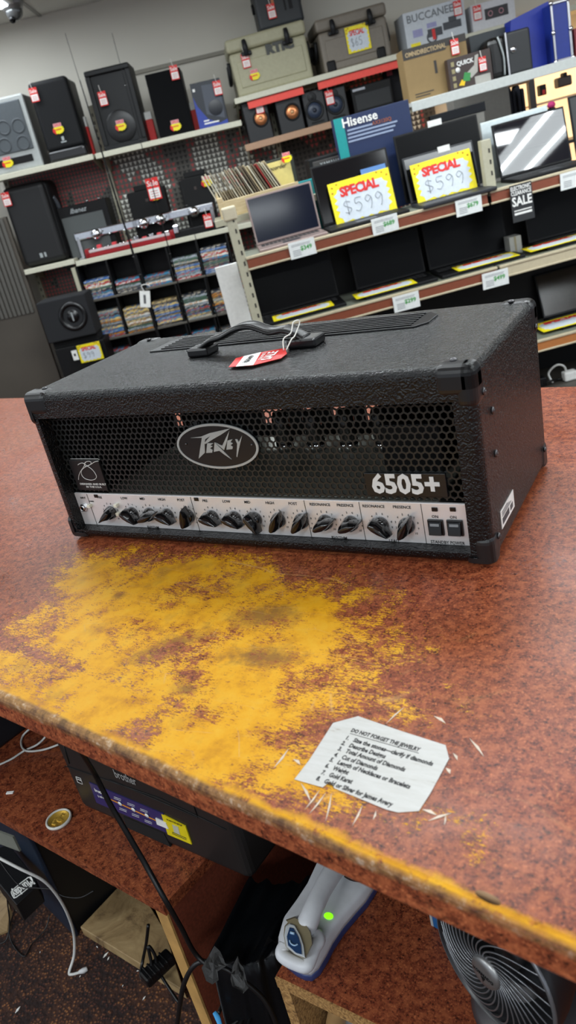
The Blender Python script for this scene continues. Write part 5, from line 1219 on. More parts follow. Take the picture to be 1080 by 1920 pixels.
mb = MB(); mb.box(0, it.w, 0, .16, 0, it.h, .04, seg=4); mb.build('body', mat('soft black cloth', (14,15,20), .9), it.e); mk(it.e, 'red_trim', mat('dark red trim', (120,30,44), .6), lambda b: b.box(it.w*.05, it.w*.3, -.004, .0, it.h*.75, it.h*.95))
# boxes on the right of the upper shelf
it = Item(UF, 'camera_kit_box', 'white retail box lettered BUCCANEER with pictures of gear on the top shelf', 'box', (764,88), (876,56), (752,27), .05, .26, uz)
w_, h_ = it.w, it.h; it.part('carton', mat('pale blue white card', (196,202,208), .5), 0, w_, 0, .26, 0, h_, bev=.002)
mk(it.e, 'title', mat('grey title', (112,116,120), .5), lambda b: b.text('BUCCANEER', .062, front(w_*.48,-.0015,h_*.80), None, .0006, .0008, xs=w_*.88/.36))
mk(it.e, 'gear_picture', mat('gear picture dark', (60,64,70), .5), lambda b: (b.box(w_*.36,w_*.60,-.0012,.001,h_*.20,h_*.42,.0005), b.box(w_*.62,w_*.92,-.0012,.001,h_*.28,h_*.48,.0005), b.box(w_*.72,w_*.85,-.0012,.001,h_*.46,h_*.60,.0005), b.lathe([(.02,-.001),(.03,.001),(.036,0)], 20, mx=MX.Translation((w_*.42,0,h_*.2)) @ MX.Rotation(PI/2,4,'X'))))
mk(it.e, 'colour_print', mat('colour print', (150,150,190), .5), lambda b: (b.box(w_*.12,w_*.28,-.0012,.001,h_*.30,h_*.50), b.box(w_*.36,w_*.52,-.0012,.001,h_*.45,h_*.58)))
mk(it.e, 'red_print', M_red, lambda b: b.box(w_*.43, w_*.48, -.002, .001, h_*.12, h_*.40)); mk(it.e, 'yellow_sticker', M_yel, lambda b: b.box(w_*.06, w_*.22, -.002, .001, h_*.04, h_*.16))
it = Item(UF, 'boombox_carton', 'white retail box with a black boombox picture at the top right', 'box', (888,60), (968,36), (872,14), .05, .26, uz)
w_, h_ = it.w, it.h; it.part('carton', mat('white card', (206,206,210), .5), 0, w_, 0, .26, 0, h_, bev=.002)
mk(it.e, 'boombox_picture', mat('boombox picture', (44,42,46), .5), lambda b: b.box(w_*.30, w_*.84, -.0012, .001, h_*.34, h_*.74, .0006))
for x in (w_*.43, w_*.68): mk(it.e, 'dial_picture', mat('pink dial', (214,150,160), .5), lambda b: b.lathe([(.011,0),(.014,.0022),(.018,0)], 18, mx=MX.Translation((x,0,h_*.54)) @ MX.Rotation(PI/2,4,'X')))
for px, py, y, lb, fr in ((461,114,.045,'red and white tag on the beige cooler under its left latch',UF),(509,21,.10,'red and white tag on the black speaker above the beige cooler',UF),(618,183,.05,'red and white tag on the rightmost blue cone speaker',UF),(486,200,.05,'red and white tag over the leftmost copper cone speaker',UF),(858,15,.04,'red and white tag at the end of the BUCCANEER title',UF),(895,24,.04,'red and white tag on the boombox carton',UF)):
    hang_tag(fr, px, py, y, lb, 15, 24)
sale_sticker(UF, 478, 142, .045, 'yellow sale sticker at the bottom left of the beige cooler', 20)

# ================= laptop gondola =================
g1 = zof(GF, 650, 432); g2 = zof(GF, 860, 520); g3 = zof(GF, 1050, 628)
gx_l = GF.pt(460, 483).x; gx_r = GF.pt(905, 355).x; gx_e = gx_r + 1.35
ML = mat('gondola cream', (190,178,150), .45)
def gshelf(z, x0, x1, label, lipm=M_brown, y0=0.0, d=.40):
    t = thing('gondola_shelf', label, 'shelf', GF.at(x0, y0, z)); w_ = x1-x0
    mk(t, 'shelf_board', mat('grey green shelf', (120,124,112), .35), lambda b: b.box(0, w_, .01, d, -.022, 0, .002))
    mk(t, 'price_rail', lipm, lambda b: b.box(.004, w_-.004, -.004, .002, -.050, -.010, .001))
    mk(t, 'rail_edge', ML, lambda b: (b.box(0, w_, -.008, .012, -.010, .003, .003), b.box(0, w_, -.008, .006, -.060, -.050, .003)))
    return t
gshelf(g1, gx_l, gx_r+.02, 'laptop display shelf with brown price rail, left of the slotted upright')
gshelf(g1+.0, gx_r+.03, gx_e, 'laptop display shelf with brown price rail, right of the slotted upright')
gshelf(g2, gx_l+.02, gx_r+.02, 'second laptop shelf with brown price rail below the handwritten price signs')
gshelf(g2+.0, gx_r+.03, gx_e, 'second laptop shelf with a cream rail at the right edge', ML)
gshelf(g3, gx_l+.02, gx_r+.02, 'lowest laptop shelf mostly hidden behind the amplifier')
gshelf(g3, gx_r+.03, gx_e, 'lowest laptop shelf with orange brown rail at the right edge', mat('orange brown rail', (176,112,62), .4))
zf = FLOOR - GF.o.z + .15
mk(None, 'x', None, lambda b: None) if 0 else None
o = plane_box(GF, gx_l, gx_e, .41, .43, zf-.6, g1-.03, M_blk, 'gondola_back_panel'); tag(o, 'black back panel of the laptop shelving', 'panel')
for x, zt, lb in ((gx_l-.02, GF.pt(430,392,.0).z, 'cream slotted upright with a taped top at the left end of the laptop shelves'), (GF.pt(916,305,.10).x, GF.pt(910,262,.10).z, 'cream slotted upright between the second and third open laptops')):
    yy = .10 if x > .3 else .0
    base_ = g1+.001 if x > .3 else zf-.55
    t = thing('shelf_upright', lb, 'upright', GF.at(x, yy, base_))
    hh = zt-base_
    mk(t, 'post', M_creamd, lambda b: b.box(-.024, .024, 0, .05, 0, hh, .003))
    mk(t, 'slots', mat('slot dark', (50,48,44)), lambda b: [b.box(.006, .014, -.0012, .001, z, z+.02) for z in [hh-.05*k-.06 for k in range(36)] if z > .01])
    if x < .3:
        mk(t, 'tape_wrap', mat('beige masking tape', (196,186,160), .5, bump=.3), lambda b: b.box(-.034, .034, -.008, .06, hh-.05, hh+.01, .008))
        mk(t, 'rear_post', M_creamd, lambda b: b.box(-.02, .02, .20, .24, 0, hh-.02, .003))
# white leaning board
p0, p1 = GF.pt(420, 500, .05), GF.pt(452, 618, .05)
wbd = MB(); wbd.box(-.055, .055, 0, .012, 0, .95, .003); o = wbd.build('white_board', M_white, None, GF.at(GF.pt(440,560,.10).x+.0, .10, p0.z-.95)); tag(o, 'narrow white board standing behind the left upright of the laptop shelves', 'board')

def laptop(bl, br, tl, y, z, label, scr=M_screen, body=M_blk, lean=.22, base=True, group=None, bz=.009, kd=.24):
    it = Item(GF, 'laptop', label, 'laptop', bl, br, tl, y, .24, z, group)
    w_ = it.w; h_ = it.h/math.cos(lean)*.98
    LM = MX.Translation((0,0,.018)) @ MX.Rotation(-lean,4,'X')
    lid = MB(); lid.box(0, w_, 0, .010, 0, h_, .004); lo = lid.build('display_lid', body, it.e, LM)
    s_ = MB(); s_.box(bz, w_-bz, -.0012, .001, bz*1.4, h_-bz, .0004); so = s_.build('screen', scr, lo)
    if base:
        mb = MB(); mb.box(0, w_, -kd, .012, 0, .017, .004); bo = mb.build('keyboard_base', body, it.e)
        mk(bo, 'keys', mat('key black', (22,22,25), .5), lambda b: [b.box(.02+k*(w_-.04)/14, .02+(k+.85)*(w_-.04)/14, -.03-r*.02, -.0145-r*.02, .0165, .0185, .001) for k in range(14) for r in range(5)])
        mk(bo, 'touchpad', mat('touchpad grey', (44,46,50), .35), lambda b: b.box(w_*.36, w_*.62, -kd+.02, -.135, .0165, .0176, .0005))
    it.LM = LM; it.hh = h_; return it
def sized_sign(it, c4, y, label, price, lean):
    tl, tr, br, bl = c4
    a, b_, c = it.p(*bl, y), it.p(*br, y), it.p(*tl, y)
    w2 = math.hypot(b_[0]-a[0], b_[1]-a[1]); h2 = abs(c[1]-a[1])/math.cos(lean)
    cx, cz = (a[0]+b_[0])/2, (a[1]+b_[1])/2
    return special_sign(GF, it.mw @ MX.Translation((cx, y-.0, cz)) @ MX.Rotation(-lean,4,'X') @ MX.Rotation(-math.atan2(b_[1]-a[1], b_[0]-a[0]),4,'Y'), w2, h2, label, price)
Mrose = mat('rosy silver', (150,132,128), .35, .5)
laptop((482,462),(603,430),(462,378),.25,g1,'open laptop with dark blue screen and rosy silver body, leftmost on the display shelf', body=Mrose, scr=mat('navy glass screen', (8,16,34), .12, spec=.35), lean=.13)
iB = laptop((606,424),(748,392),(588,318),.27,g1,'open black laptop behind the left handwritten price sign', lean=.18)
iD = laptop((762,385),(915,345),(742,260),.33,g1,'larger open black laptop behind the right handwritten price sign', lean=.12, scr=M_matscreen, base=False)
iC = laptop((772,388),(903,358),(748,306),.22,g1,'open laptop with grey rim directly holding the right price sign', lean=.20, body=mat('grey laptop rim', (34,36,40), .45))
for it_, px, py, wv in ((iC,838,278,.03),(iD,820,229,.035)):
    x, z = it_.p(px, py, -.02); mk(it_.e, 'white_label', M_white, lambda b: b.box(x-wv, x+wv, -.004, .0, z-.014, z+.014, .0005), MX.Translation((0, .0+z*.20*(1 if it_ is iC else .6)-.006, 0)))
iE = laptop((940,340),(1074,308),(920,242),.24,g1,'open laptop with glossy screen reflecting the ceiling lights, right of the slotted upright', lean=.20, scr=mat('mirror glass screen', (14,18,26), .03, spec=1.0, coat=1))
iF = laptop((1082,306),(1200,275),(1056,190),.26,g1,'open laptop with dull grey screen at the far right edge of the display shelf', lean=.16, scr=mat('dull grey screen', (46,48,48), .5))
iG = laptop((915,318),(1040,290),(902,236),.36,g1,'pale silver laptop lid standing behind the laptop with glossy screen', lean=.12, scr=mat('pale silver lid', (186,196,198), .4, .3), body=mat('silver lid body', (190,198,198), .35, .4), base=False)
sized_sign(iB, ((611,348),(727,313),(746,394),(633,427)), -.06, 'yellow SPECIAL sign with handwritten $599, left of the two big ones', '$599', .18)
sized_sign(iC, ((767,312),(878,285),(896,352),(785,385)), -.05, 'yellow SPECIAL sign with handwritten $599, right of the two big ones', '$599', .20)
# blue plastic behind left sign
q = iB.p(706, 318, -.03); t = MB(); t.box(-.075,.05,-.0,.002,-.10,.018,.0008); o = t.build('blue_card', mat('light blue card', (84,130,190), .4), None, iB.mw @ MX.Translation((q[0],-.012,q[1])) @ MX.Rotation(-.18,4,'X')); tag(o, 'light blue card peeking out behind the left SPECIAL sign', 'card')
# second row
row2 = [((480,603),(640,572),(463,498),'first'),((672,557),(802,530),(650,467),'second'),((808,522),(955,480),(790,420),'third'),((992,462),(1110,435),(982,372),'fourth')]
ex = ['at the left end of the second shelf','on the second shelf, second from the left','on the second shelf below the $679 tag','on the second shelf right of the black sale sign']
sgn = [((515,603),(628,575)),((675,560),(782,534)),((858,508),(985,480)),((1003,466),(1095,446))]
se = ['at the left end of the second shelf','below the $689 card, second from the left','below the $679 card, third from the left','below the black clearance sign']
for (bl, br, tl, _), lb, (sa, sb), sl_ in zip(row2, ex, sgn, se):
    it = laptop(bl, br, tl, .29, g2, 'open black laptop '+lb, lean=.13, scr=M_matscreen)
    p0 = GF.pz(*sa, g2+.02); p1 = GF.pz(*sb, g2+.02); d = p1-p0
    t = special_sign(GF, GF.at((p0.x+p1.x)/2, .045, g2+.0205, 0, -1.545), .31, .13, 'yellow SPECIAL card lying on the laptop keys '+sl_, '', True)
it = laptop((1020,600),(1140,575),(985,532),.31,g3,'open laptop on the lowest visible shelf at the right edge, its screen tinted brown for reflected ceiling tiles', lean=.35, scr=mat('low screen reflection tint', (52,46,40), .2, spec=.4))  # brown-grey of the reflected tiles is put into the screen's base colour
special_sign(GF, GF.at(GF.pz(1062,603,g3+.02).x, .06, g3+.0205, 0, -1.545), .31, .17, 'yellow SPECIAL card on the laptop keys of the lowest shelf', '', True)
laptop((500,690),(700,640),(490,600),.3,g3,'open black laptop on the lowest shelf hidden behind the amplifier, left', lean=.15) if 0 else None
# price cards on the rails
def price_card(px, py, txt, label, zc, wpx=50, y=-.012):
    p = GF.pt(px, py, y); w2 = wpx*.5*(GF.m @ p - CP).dot(FW)/F; h2 = w2*.60
    t = thing('shelf_price_card', label, 'price card', GF.at(p.x, y, p.z, 0, .10))
    mk(t, 'card', mat('pale card bright', (236,240,238), .5), lambda b: b.box(-w2, w2, -.001, .001, -h2, h2, .0005))
    if txt: mk(t, 'green_price', M_grn, lambda b: b.text(txt, h2*.72, front(w2*.30,-.0014,h2*.05), None, .0003, .0008))
    mk(t, 'small_print', mat('grey fine print', (150,154,158), .6), lambda b: ([b.box(-w2*.8, w2*.7-k*.004, -.0014, -.0008, h2*(.62-.16*k), h2*(.68-.16*k)) for k in range(2)], [b.box(-w2*.75, -w2*.15, -.0014, -.0008, -h2*(.1+.2*k), -h2*(.02+.2*k)) for k in range(4)]))
    return t
price_card(567, 466, '$349', 'white price card with green $349 on the left part of the upper rail', 0)
price_card(722, 421, '$689', 'white price card with green $689 under the left SPECIAL sign', 0)
price_card(879, 386, '$679', 'white price card with green $679 under the right SPECIAL sign', 0)
price_card(762, 566, '$299', 'white price card with green $299 just above the amplifier top', 0)
price_card(929, 523, '$499', 'white price card with green $499 on the second rail', 0)
price_card(1075, 336, '', 'white price card cut off at the right end of the upper rail', 0)
p = GF.pt(979, 379, -.02); k = (GF.m @ p - CP).dot(FW)/F
t = thing('clearance_sign', 'narrow black sign reading ELECTRONIC CLEARANCE SALE hanging from the upper rail', 'sign', GF.at(p.x, p.y, p.z)); w2, h2 = 21*k, 33*k
mk(t, 'board', mat('charcoal sign', (44,46,48), .5), lambda b: b.box(-w2, w2, -.001, .001, -h2, h2, .0005))
def sg(b):
    b.text('ELECTRONIC', h2*.30, front(0,-.0014,h2*.80), None, .0003, .0006, xs=.66); b.text('CLEARANCE', h2*.30, front(0,-.0014,h2*.54), None, .0003, .0006, xs=.70)
    b.text('SALE', h2*.68, front(0,-.0014,h2*.08), None, .0003, .0016, xs=.80); b.box(-w2*.8,w2*.8,-.0014,-.0008,-h2*.42,-h2*.36); b.box(-w2*.8,w2*.8,-.0014,-.0008,-h2*.62,-h2*.50)
mk(t, 'white_lettering', M_white, sg)
for px, py, lb in ((947,445,'small grey card between the two laptops right on the second shelf'),(1012,345,'pale card behind the rail under the glossy laptop')):
    pass
it = Item(GF, 'grey_carton', 'small pale grey carton between the third and fourth laptop of the second shelf', 'box', (958,477), (980,470), (952,447), .20, .08, g2)
it.part('carton', mat('pale grey card', (170,170,164), .6), 0, it.w, 0, .08, 0, it.h, bev=.002); it.part('tape', mat('tan tape', (150,140,110), .5), it.w*.4, it.w*.55, -.001, .001, 0, it.h, bev=0)
# chargers on the lowest floor at right
p = GF.pt(1056, 702, .10); zb_ = p.z-.04
t = thing('tangled_chargers', 'tangle of white and black chargers at the right edge behind the counter', 'chargers', GF.at(p.x, .10, zb_))
mk(t, 'white_cable', M_wc, lambda b: b.tube([(-.06,0,.01),(-.07,.02,.06),(-.03,.0,.10),(.01,0,.08),(.02,.01,.03)], .006, 8, sub=5))
mk(t, 'white_adapter', M_white, lambda b: b.box(.0,.07,-.02,.03,0,.05,.008)); mk(t, 'black_cable', M_bc, lambda b: b.tube([(-.12,.02,.01),(-.08,-.02,.03),(-.02,.03,.01),(.04,-.01,.02),(.10,.03,.05)], .006, 8, sub=5)); mk(t, 'black_adapter', M_blk, lambda b: b.box(-.16,-.09,0,.05,0,.05,.006))
o = plane_box(GF, gx_r-.1, gx_e, -.05, .40, zb_-.03, zb_-.001, mat('dark base shelf', (70,66,60), .6), 'base_shelf'); tag(o, 'dark base shelf under the tangle of chargers', 'shelf')
o2 = plane_box(GF, gx_r-.1, gx_e, -.04, .39, zf-.6, zb_-.031, M_blk, 'shelving_plinth'); tag(o2, 'dark plinth of the laptop shelving', 'plinth')
# behind: crate with records
cz0 = GF.pt(415, 412, .34).z
ca, cbx_ = GF.pt(412, 380, .34), GF.pt(560, 345, .34)
cr = thing('wooden_record_crate', 'pale wooden crate of records above the left end of the laptop shelves', 'crate', GF.at(ca.x, .34, cz0))
cw, ch = cbx_.x-ca.x, ca.z-cz0+.0
ch = max(ch, .075)
mk(cr, 'front_slat', M_wood, lambda b: (b.box(0, cw, 0, .012, ch-.045, ch, .002), b.box(0, cw, 0, .012, .0, .035, .002)))
mk(cr, 'corner_post', M_wood, lambda b: (b.box(-.012, .018, -.002, .03, 0, ch+.02, .002),))
mk(cr, 'side_slat', M_wood, lambda b: (b.box(-.012, 0, .03, .36, ch+.005, ch+.045, .002), b.box(-.012, 0, .03, .36, .01, .05, .002)))
mk(cr, 'base', M_wood, lambda b: b.box(0, cw, .012, .36, 0, .008))
mk(cr, 'rear_slat', M_wood, lambda b: b.box(0, cw, .348, .36, ch-.03, ch+.04, .002))
cp0 = plane_box(GF, ca.x-.05, ca.x+cw+.15, .32, .74, cz0-.03, cz0-.001, M_creamd, 'back_shelf'); tag(cp0, 'cream shelf under the record crate behind the leftmost laptop', 'shelf')
rnd = random.Random(4); RC = [(200,192,166),(176,166,140),(136,124,100),(206,200,180),(160,148,124),(110,98,80),(178,162,130),(196,190,170)]
nrec = 26
for k in range(nrec):
    c = RC[rnd.randrange(len(RC))] if k != 21 else (150,40,36)
    m_ = mat('sleeve %d %d %d' % c, c, .6, scale=8, var=.1)
    mb = MB(); mb.box(0, .004+.002*rnd.random(), 0, .30, 0, .215+rnd.uniform(-.008,.008), .0006)
    x = .012 + k*(min(cw,.40)-.05)/nrec
    o = mb.build('record_sleeve', m_, None, GF.at(ca.x+x, .36+rnd.uniform(0,.01), cz0+.009, 0, 0, -.30-.10*(k/nrec)+rnd.uniform(-.02,.02)))
    tag(o, 'record sleeve leaning in the pale wooden crate' if k != 21 else 'dark red record sleeve leaning in the pale wooden crate', 'record', 'records in the wooden crate')
# cream boxed player, practice amp, Hisense box
it = Item(GF, 'cream_retail_box', 'cream yellow box with dark rim standing behind the record crate', 'box', (470,365), (560,342), (452,316), .60, .10, cz0)
it.part('carton', mat('green black rim', (40,44,36), .5), 0, it.w, 0, .10, 0, it.h, bev=.003); it.part('cream_face', mat('cream yellow card', (206,190,118), .5), .008, it.w-.02, -.002, .002, .01, it.h-.012, bev=.001)
mk(it.e, 'title', M_ink, lambda b: b.text('Recorder', .028, front(it.w*.62,-.003,it.h*.80), None, .0004, .0004, shear=.3))
sale_sticker(GF, 538, 297, .585, 'yellow sale sticker on the cream yellow box', 20)
it = Item(GF, 'practice_amplifier', 'small dark practice amplifier left of the blue television box', 'amplifier', (588,350), (650,335), (566,302), .52, .2, cz0)
it.part('cabinet', M_blk, 0, it.w, 0, .2, 0, it.h, bev=.008); it.part('panel', mat('dark warm panel', (58,54,52), .5), .02, it.w, -.003, .003, it.h*.1, it.h*.88, bev=.003)
mk(it.e, 'logo', M_sil, lambda b: b.text('YAMAHA', .026, front(it.w*.62,-.004,it.h*.74), None, .0004, .0006))
it = Item(GF, 'teal_box', 'flat teal box low between the record crate and the practice amplifier', 'box', (562,355), (594,347), (560,342), .42, .1, g1)
it.part('carton', mat('teal card', (24,130,136), .5), 0, it.w+.04, 0, .1, 0, max(it.h,.03), bev=.002)
it = Item(GF, 'television_box', 'navy blue box lettered Hisense with a teal left edge behind the open laptops', 'box', (640,303), (778,266), (620,226), .46, .09, g1)
w_, h_ = it.w, it.h; it.part('carton', mat('navy print', (28,44,82), .4), 0, w_, 0, .09, 0, h_, bev=.002); it.part('teal_edge', mat('teal print', (20,146,146), .45), 0, w_*.125, -.0015, .001, .0, h_, bev=0)
x, z = it.p(674, 224); mk(it.e, 'brand_lettering', M_white, lambda b: b.text('Hisense', .058, front(x, -.002, z), None, .0005, .0012))
x, z = it.p(712, 228); mk(it.e, 'orange_lettering', mat('rust print', (150,84,60), .5), lambda b: b.text('AX3120Q', .024, front(x+.01, -.002, z), None, .0004, .0005))
def fine(b):
    for k in range(4):
        x0, z0 = it.p(651+k*.8, 245+k*7); b.box(x0, x0+(.13 if k == 0 else .27-.012*k), -.002, 0, z0-.005, z0+.003)
mk(it.e, 'fine_print', mat('pale blue print', (150,164,190), .5), fine)
# raised shelf at right with boxes
YS = .62
s2z = zof(GF, 900, 157, YS); sx0, sx1 = GF.pt(771,190,YS).x, GF.pt(1090,108,YS).x
shelf(GF, 'upper_display_shelf', 'white upper display shelf with the brown carton and blue case at the right', sx0, sx1+.5, s2z, m=mat('white painted steel', (196,200,196), .4), d=.34, th=.045, y0=YS)
o = plane_box(GF, sx0+.02, sx0+.05, YS+.26, YS+.30, zf-.5, s2z-.02, M_creamd, 'shelf_upright'); tag(o, 'cream upright under the left end of the white upper display shelf', 'upright')
it = Item(GF, 'brown_cardboard_box', 'large brown cardboard box with black top band on the white upper shelf', 'box', (768,186), (884,155), (755,94), YS+.08, .14, s2z)
w_, h_ = it.w, it.h; it.part('carton', mat('kraft card', (138,114,74), .7, scale=30, var=.05), 0, w_, 0, .14, 0, h_, bev=.002)
mk(it.e, 'black_band', mat('dark print', (48,44,40), .6), lambda b: b.prism([(0,h_*.80),(w_*.66,h_*.80),(w_*.70,h_*.86),(w_,h_*.86),(w_,h_),(0,h_)], -.0012, .001))
mk(it.e, 'title', mat('tan title', (170,148,110), .6), lambda b: b.text('OMNIDIRECTIONAL', .030, front(w_*.36,-.0018,h_*.88), None, .0004, .0008, xs=.8))
mk(it.e, 'small_print', mat('dark print', (48,44,40)), lambda b: (b.box(w_*.46,w_*.50,-.0012,.001,h_*.42,h_*.66), b.box(w_*.10,w_*.40,-.0012,.001,h_*.12,h_*.14), b.box(w_*.10,w_*.34,-.0012,.001,h_*.07,h_*.09)))
it = Item(GF, 'tool_kit_box', 'dark retail box with a green and silver tool picture in front of the brown carton', 'box', (845,166), (925,144), (838,112), YS+.02, .05, s2z)
w_, h_ = it.w, it.h; it.part('carton', mat('dark brown print', (58,44,40), .45), 0, w_, 0, .05, 0, h_, bev=.002)
mk(it.e, 'title', M_white, lambda b: (b.text('QUICK', .028, front(w_*.40,-.0018,h_*.78), None, .0004, .0008), b.cyl((w_*.22,-.0015,h_*.60),(w_*.22,.0,h_*.60), .012)))
mk(it.e, 'silver_picture', mat('silver print', (170,168,160), .5), lambda b: (b.prism([(w_*.42,h_*.45),(w_*.60,h_*.62),(w_*.64,h_*.9),(w_*.72,h_*.92),(w_*.66,h_*.4),(w_*.5,h_*.25)], -.0014, .001), b.box(w_*.58,w_*.94,-.0012,.001,h_*.02,h_*.26)))
mk(it.e, 'green_picture', mat('green print', (50,140,70), .5), lambda b: b.prism([(w_*.30,h_*.22),(w_*.36,h_*.48),(w_*.50,h_*.42),(w_*.46,h_*.18)], -.0018, .001))
mk(it.e, 'orange_picture', M_yel2, lambda b: b.prism([(w_*.20,h_*.12),(w_*.28,h_*.28),(w_*.36,h_*.22),(w_*.32,h_*.08)], -.0018, .001))
mk(it.e, 'icon_strip', mat('khaki print', (150,140,100), .5), lambda b: [b.box(w_*.08,w_*.15,-.0014,.001,h_*(.08+.22*k),h_*(.22+.22*k)) for k in range(4)])
it = Item(GF, 'black_leather_bag', 'black leather bag with a pale strap between tool kit box and black case', 'bag', (922,150), (948,142), (916,72), YS+.06, .16, s2z)
mb = MB(); mb.box(0, it.w+.03, 0, .16, 0, it.h, .03, seg=3); mb.build('body', mat('black leather', (18,18,18), .35, bump=.4, scale=30), it.e); mk(it.e, 'strap', M_sil, lambda b: b.tube([(it.w*.9,-.012,.01),(it.w*.95,-.014,it.h*.5),(it.w*.7,-.010,it.h*.98)], .005, 6))
it = Item(GF, 'black_lock_case', 'black hard case with a round metal lock on the white upper shelf', 'case', (956,141), (1001,129), (945,62), YS+.05, .18, s2z)
mb = MB(); mb.box(0, it.w, 0, .18, 0, it.h, .012, seg=3); mb.build('body', mat('satin black case', (34,36,38), .45), it.e); x, z = it.p(962, 93); mk(it.e, 'lock', M_chrome, lambda b: b.lathe([(0,.01),(.012,.01),(.016,.004),(.016,0)], 20, mx=MX.Translation((x,0,z)) @ MX.Rotation(PI/2,4,'X')))
mk(it.e, 'metal_edge', M_steel, lambda b: b.box(-.006, .004, -.004, .01, 0, it.h, .002))
it = Item(GF, 'blue_panel_case', 'flat cobalt blue case leaning behind the black lock case', 'case', (990,131), (1040,118), (958,36), YS+.14, .12, s2z)
mb = MB(); b = bmesh.new()
mb.prism([(it.p(880+60,40,0)[0],0),(it.w,0),(it.p(1028,2,0)[0],it.p(1028,2,0)[1]),(it.p(958,38,0)[0],it.p(958,38,0)[1])], 0, .10); mb.build('shell', mat('cobalt blue', (12,38,140), .45), it.e)
it = Item(GF, 'aluminium_edged_case', 'blue flight case with silver aluminium edges at the top right', 'case', (1041,118), (1076,108), (1029,6), YS+.03, .22, s2z)
w_, h_ = it.w, it.h; it.part('panels', mat('deep blue panel', (24,46,130), .45), .004, w_-.004, .004, .216, .004, h_-.004, bev=.002)
for q in ((0,.012,-.002,.012,0,h_),(w_-.014,w_,-.002,.012,0,h_),(0,w_,-.002,.012,0,.012),(0,w_,-.002,.012,h_-.012,h_),(w_-.012,w_+.002,.2,.22,0,h_)): mk(it.e, 'edging', M_steel, lambda b: b.box(*q, .003))
for x in (.004,w_-.004):
    for z in (.004,h_-.004,h_*.5): mk(it.e, 'corner_ball', M_chrome, lambda b: b.sphere((x,0,z), .012, n=12))
it = Item(GF, 'red_case', 'dull red case cut off at the right edge of the white upper shelf', 'case', (1080,104), (1140,90), (1072,55), YS+.08, .2, s2z)
it.part('body', mat('dull red', (130,50,54), .5), 0, it.w, 0, .2, 0, it.h, bev=.004)
it = Item(GF, 'dark_carton', 'dark carton behind the tool kit box and the black bag', 'box', (890,155), (960,136), (882,68), YS+.22, .1, s2z)
it.part('carton', mat('blue black card', (36,42,46), .5), 0, it.w, 0, .1, 0, it.h, bev=.003)
hang_tag(GF, 853, 88, YS+.07, 'red and white tag hanging over the brown cardboard box', 15, 26); hang_tag(GF, 905, 120, YS+.01, 'red and white tag on the tool kit box', 14, 24)
# far right: column, coats, lit display case
q0, q1 = GF.pt(852, 205, 1.15), GF.pt(955, 180, 1.15)
struct(plane_box(GF, q0.x, q1.x, 1.15, 1.30, zf-.6, s2z+.0, mat('grey painted board', (150,148,142), .7), 'wall_right'), 'grey painted partition under the white shelf', 'wall')
it = Item(GF, 'dark_television', 'flat dark television standing behind the open laptops', 'television', (812,262), (915,236), (804,218), .52, .05, g1)
it.part('panel', M_glossblk, 0, it.w, 0, .03, it.h-.045, it.h, bev=.003); it.part('screen', mat('grey tv back', (120,118,112), .5), .01, it.w-.01, .004, .028, 0, it.h-.04, bev=.001)
q0, q1 = GF.pt(1003, 190, 1.6), GF.pt(1075, 165, 1.6); zt9 = GF.pt(1040,130,1.6).z; zb9 = GF.pt(1040,212,1.6).z
t = thing('lit_display_case', 'warmly lit glass display case glowing at the far right under the white shelf', 'display case', GF.at(q0.x-.25, 1.6, zf-.55)); ww = q1.x-q0.x+1.0; hh = zt9-(zf-.55)+.15
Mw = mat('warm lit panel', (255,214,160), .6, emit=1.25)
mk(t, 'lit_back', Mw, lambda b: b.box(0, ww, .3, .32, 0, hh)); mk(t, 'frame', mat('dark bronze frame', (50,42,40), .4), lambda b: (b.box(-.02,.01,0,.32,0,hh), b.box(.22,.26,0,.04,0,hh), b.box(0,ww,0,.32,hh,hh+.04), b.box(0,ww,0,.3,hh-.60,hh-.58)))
mk(t, 'glass_shelf', mat('warm shelf', (230,190,150), .3), lambda b: (b.box(.26,ww,.04,.3,hh-.33,hh-.318)))
it = Item(GF, 'camera_on_display', 'small black camera with a red mark in the lit display case', 'camera', (1014,180), (1026,177), (1012,160), 1.7, .06)
it.part('body', M_blk, 0, it.w, 0, .06, 0, it.h, bev=.006); it.part('red_mark', M_red, it.w*.3, it.w*.7, -.003, 0, it.h*.1, it.h*.5, bev=0)
it = Item(GF, 'camera_on_display', 'larger dark camera at the right of the lit display case', 'camera', (1048,165), (1074,158), (1046,146), 1.7, .08)
it.part('body', mat('bronze black', (56,44,40), .5), 0, it.w, 0, .08, 0, it.h, bev=.01); it.part('hump', M_blk, it.w*.4, it.w*.7, 0, .06, it.h*.8, it.h*1.35, bev=.008)
it = Item(GF, 'dark_coat', 'dark hanging coats at the right behind the slotted upright', 'coat', (958,232), (990,222), (950,166), 1.35, .12)
mb = MB(); 
for k in range(4): mb.box(k*it.w/4+.004, (k+1)*it.w/4, .01*(k%2), .1, -.8, it.h-.02*(k%2), .02, seg=3)
mb.build('fabric', mat('dark blue grey cloth', (52,56,66), .9), it.e); it.part('hanger_bar', mat('tan hanger', (176,140,110), .4), -.04, it.w+.05, .03, .06, it.h, it.h+.03, bev=.01)
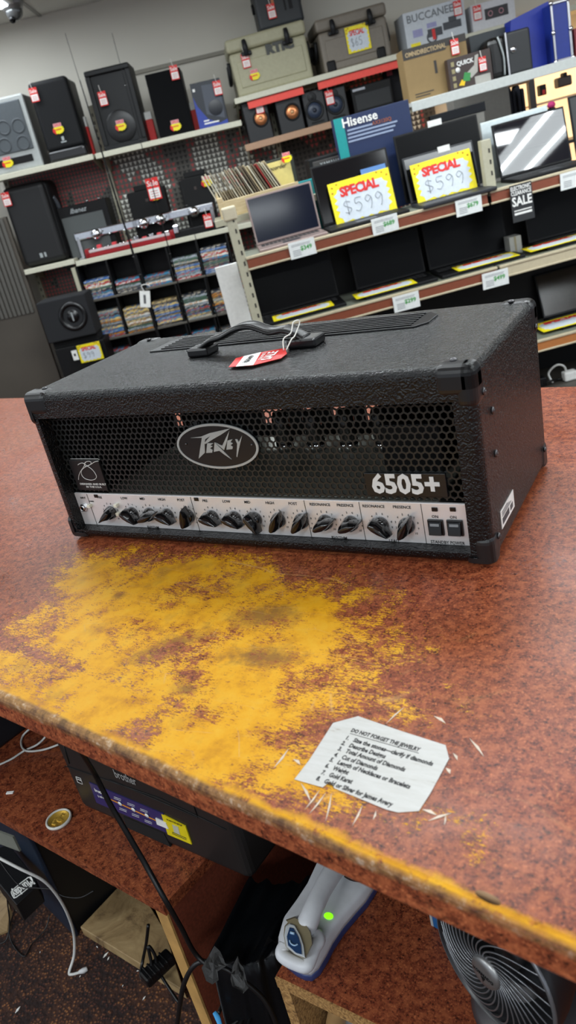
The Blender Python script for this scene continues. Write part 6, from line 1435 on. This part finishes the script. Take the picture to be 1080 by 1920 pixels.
it = Item(GF, 'pink_toy', 'small pink and white toy on the laptop shelf near the lit display', 'toy', (1022,207), (1050,200), (1020,192), .45, .06)
mb = MB(); mb.sphere((it.w*.6,.03,it.h*.45), it.h*.45, n=16, sc=(1.2,1,1)); mb.build('body', mat('magenta plush', (170,40,100), .8), it.e); mk(it.e, 'white_part', M_white, lambda b: b.sphere((it.w*.12,.03,it.h*.35), it.h*.3, n=12)); mk(it.e, 'stand', M_blk, lambda b: b.box(it.w*.4, it.w*.7, .0, .05, g1-it.z0, .004))

# ================================================================== LIGHT
w = bpy.data.worlds.new('world'); scn.world = w; w.use_nodes = True
bgn = w.node_tree.nodes['Background']; bgn.inputs[0].default_value = (.80,.88,1.0,1); bgn.inputs[1].default_value = .68
ZC = CEIL - .02
def tube_light(x, y, rot, power, size=(1.2,.28)):
    l = bpy.data.lights.new('ceiling_tube', 'AREA'); l.shape = 'RECTANGLE'; l.size, l.size_y = size; l.energy = power; l.color = (.90,.97,1.0)
    o = bpy.data.objects.new('ceiling_tube', l); COL.objects.link(o); o.matrix_world = MX.Translation((x,y,ZC-.03)) @ MX.Rotation(rot,4,'Z'); return o
for iy, (y, pw) in enumerate(((-2.6,38),(-.8,6),(1.0,20),(2.6,40))):
    for ix, x in enumerate((-4.0,-1.9,.2,2.3)):
        if iy == 3 and x < -3: continue
        tube_light(x + .5*(iy%2), y, .55, pw)
# the fixture mirrored in the glossy laptop: two tubes in a pale troffer
RL = 2.03
for off, wd, pw in ((0,.62,20),(-.17,.05,16),(.17,.05,16)):
    d = V((-math.sin(RL), math.cos(RL), 0))*off
    tube_light(3.35+d.x, 1.0+d.y, RL, pw, (2.6, wd)).location.z = CEIL - (.03 if wd > .1 else .05)
scn.view_settings.view_transform = 'Standard'; scn.view_settings.look = 'None'; scn.view_settings.exposure = 0.13; scn.view_settings.gamma = 1
scn.view_settings.use_curve_mapping = False
scn.cycles.max_bounces = 6; scn.cycles.use_denoising = True; scn.cycles.caustics_reflective = False; scn.cycles.caustics_refractive = False
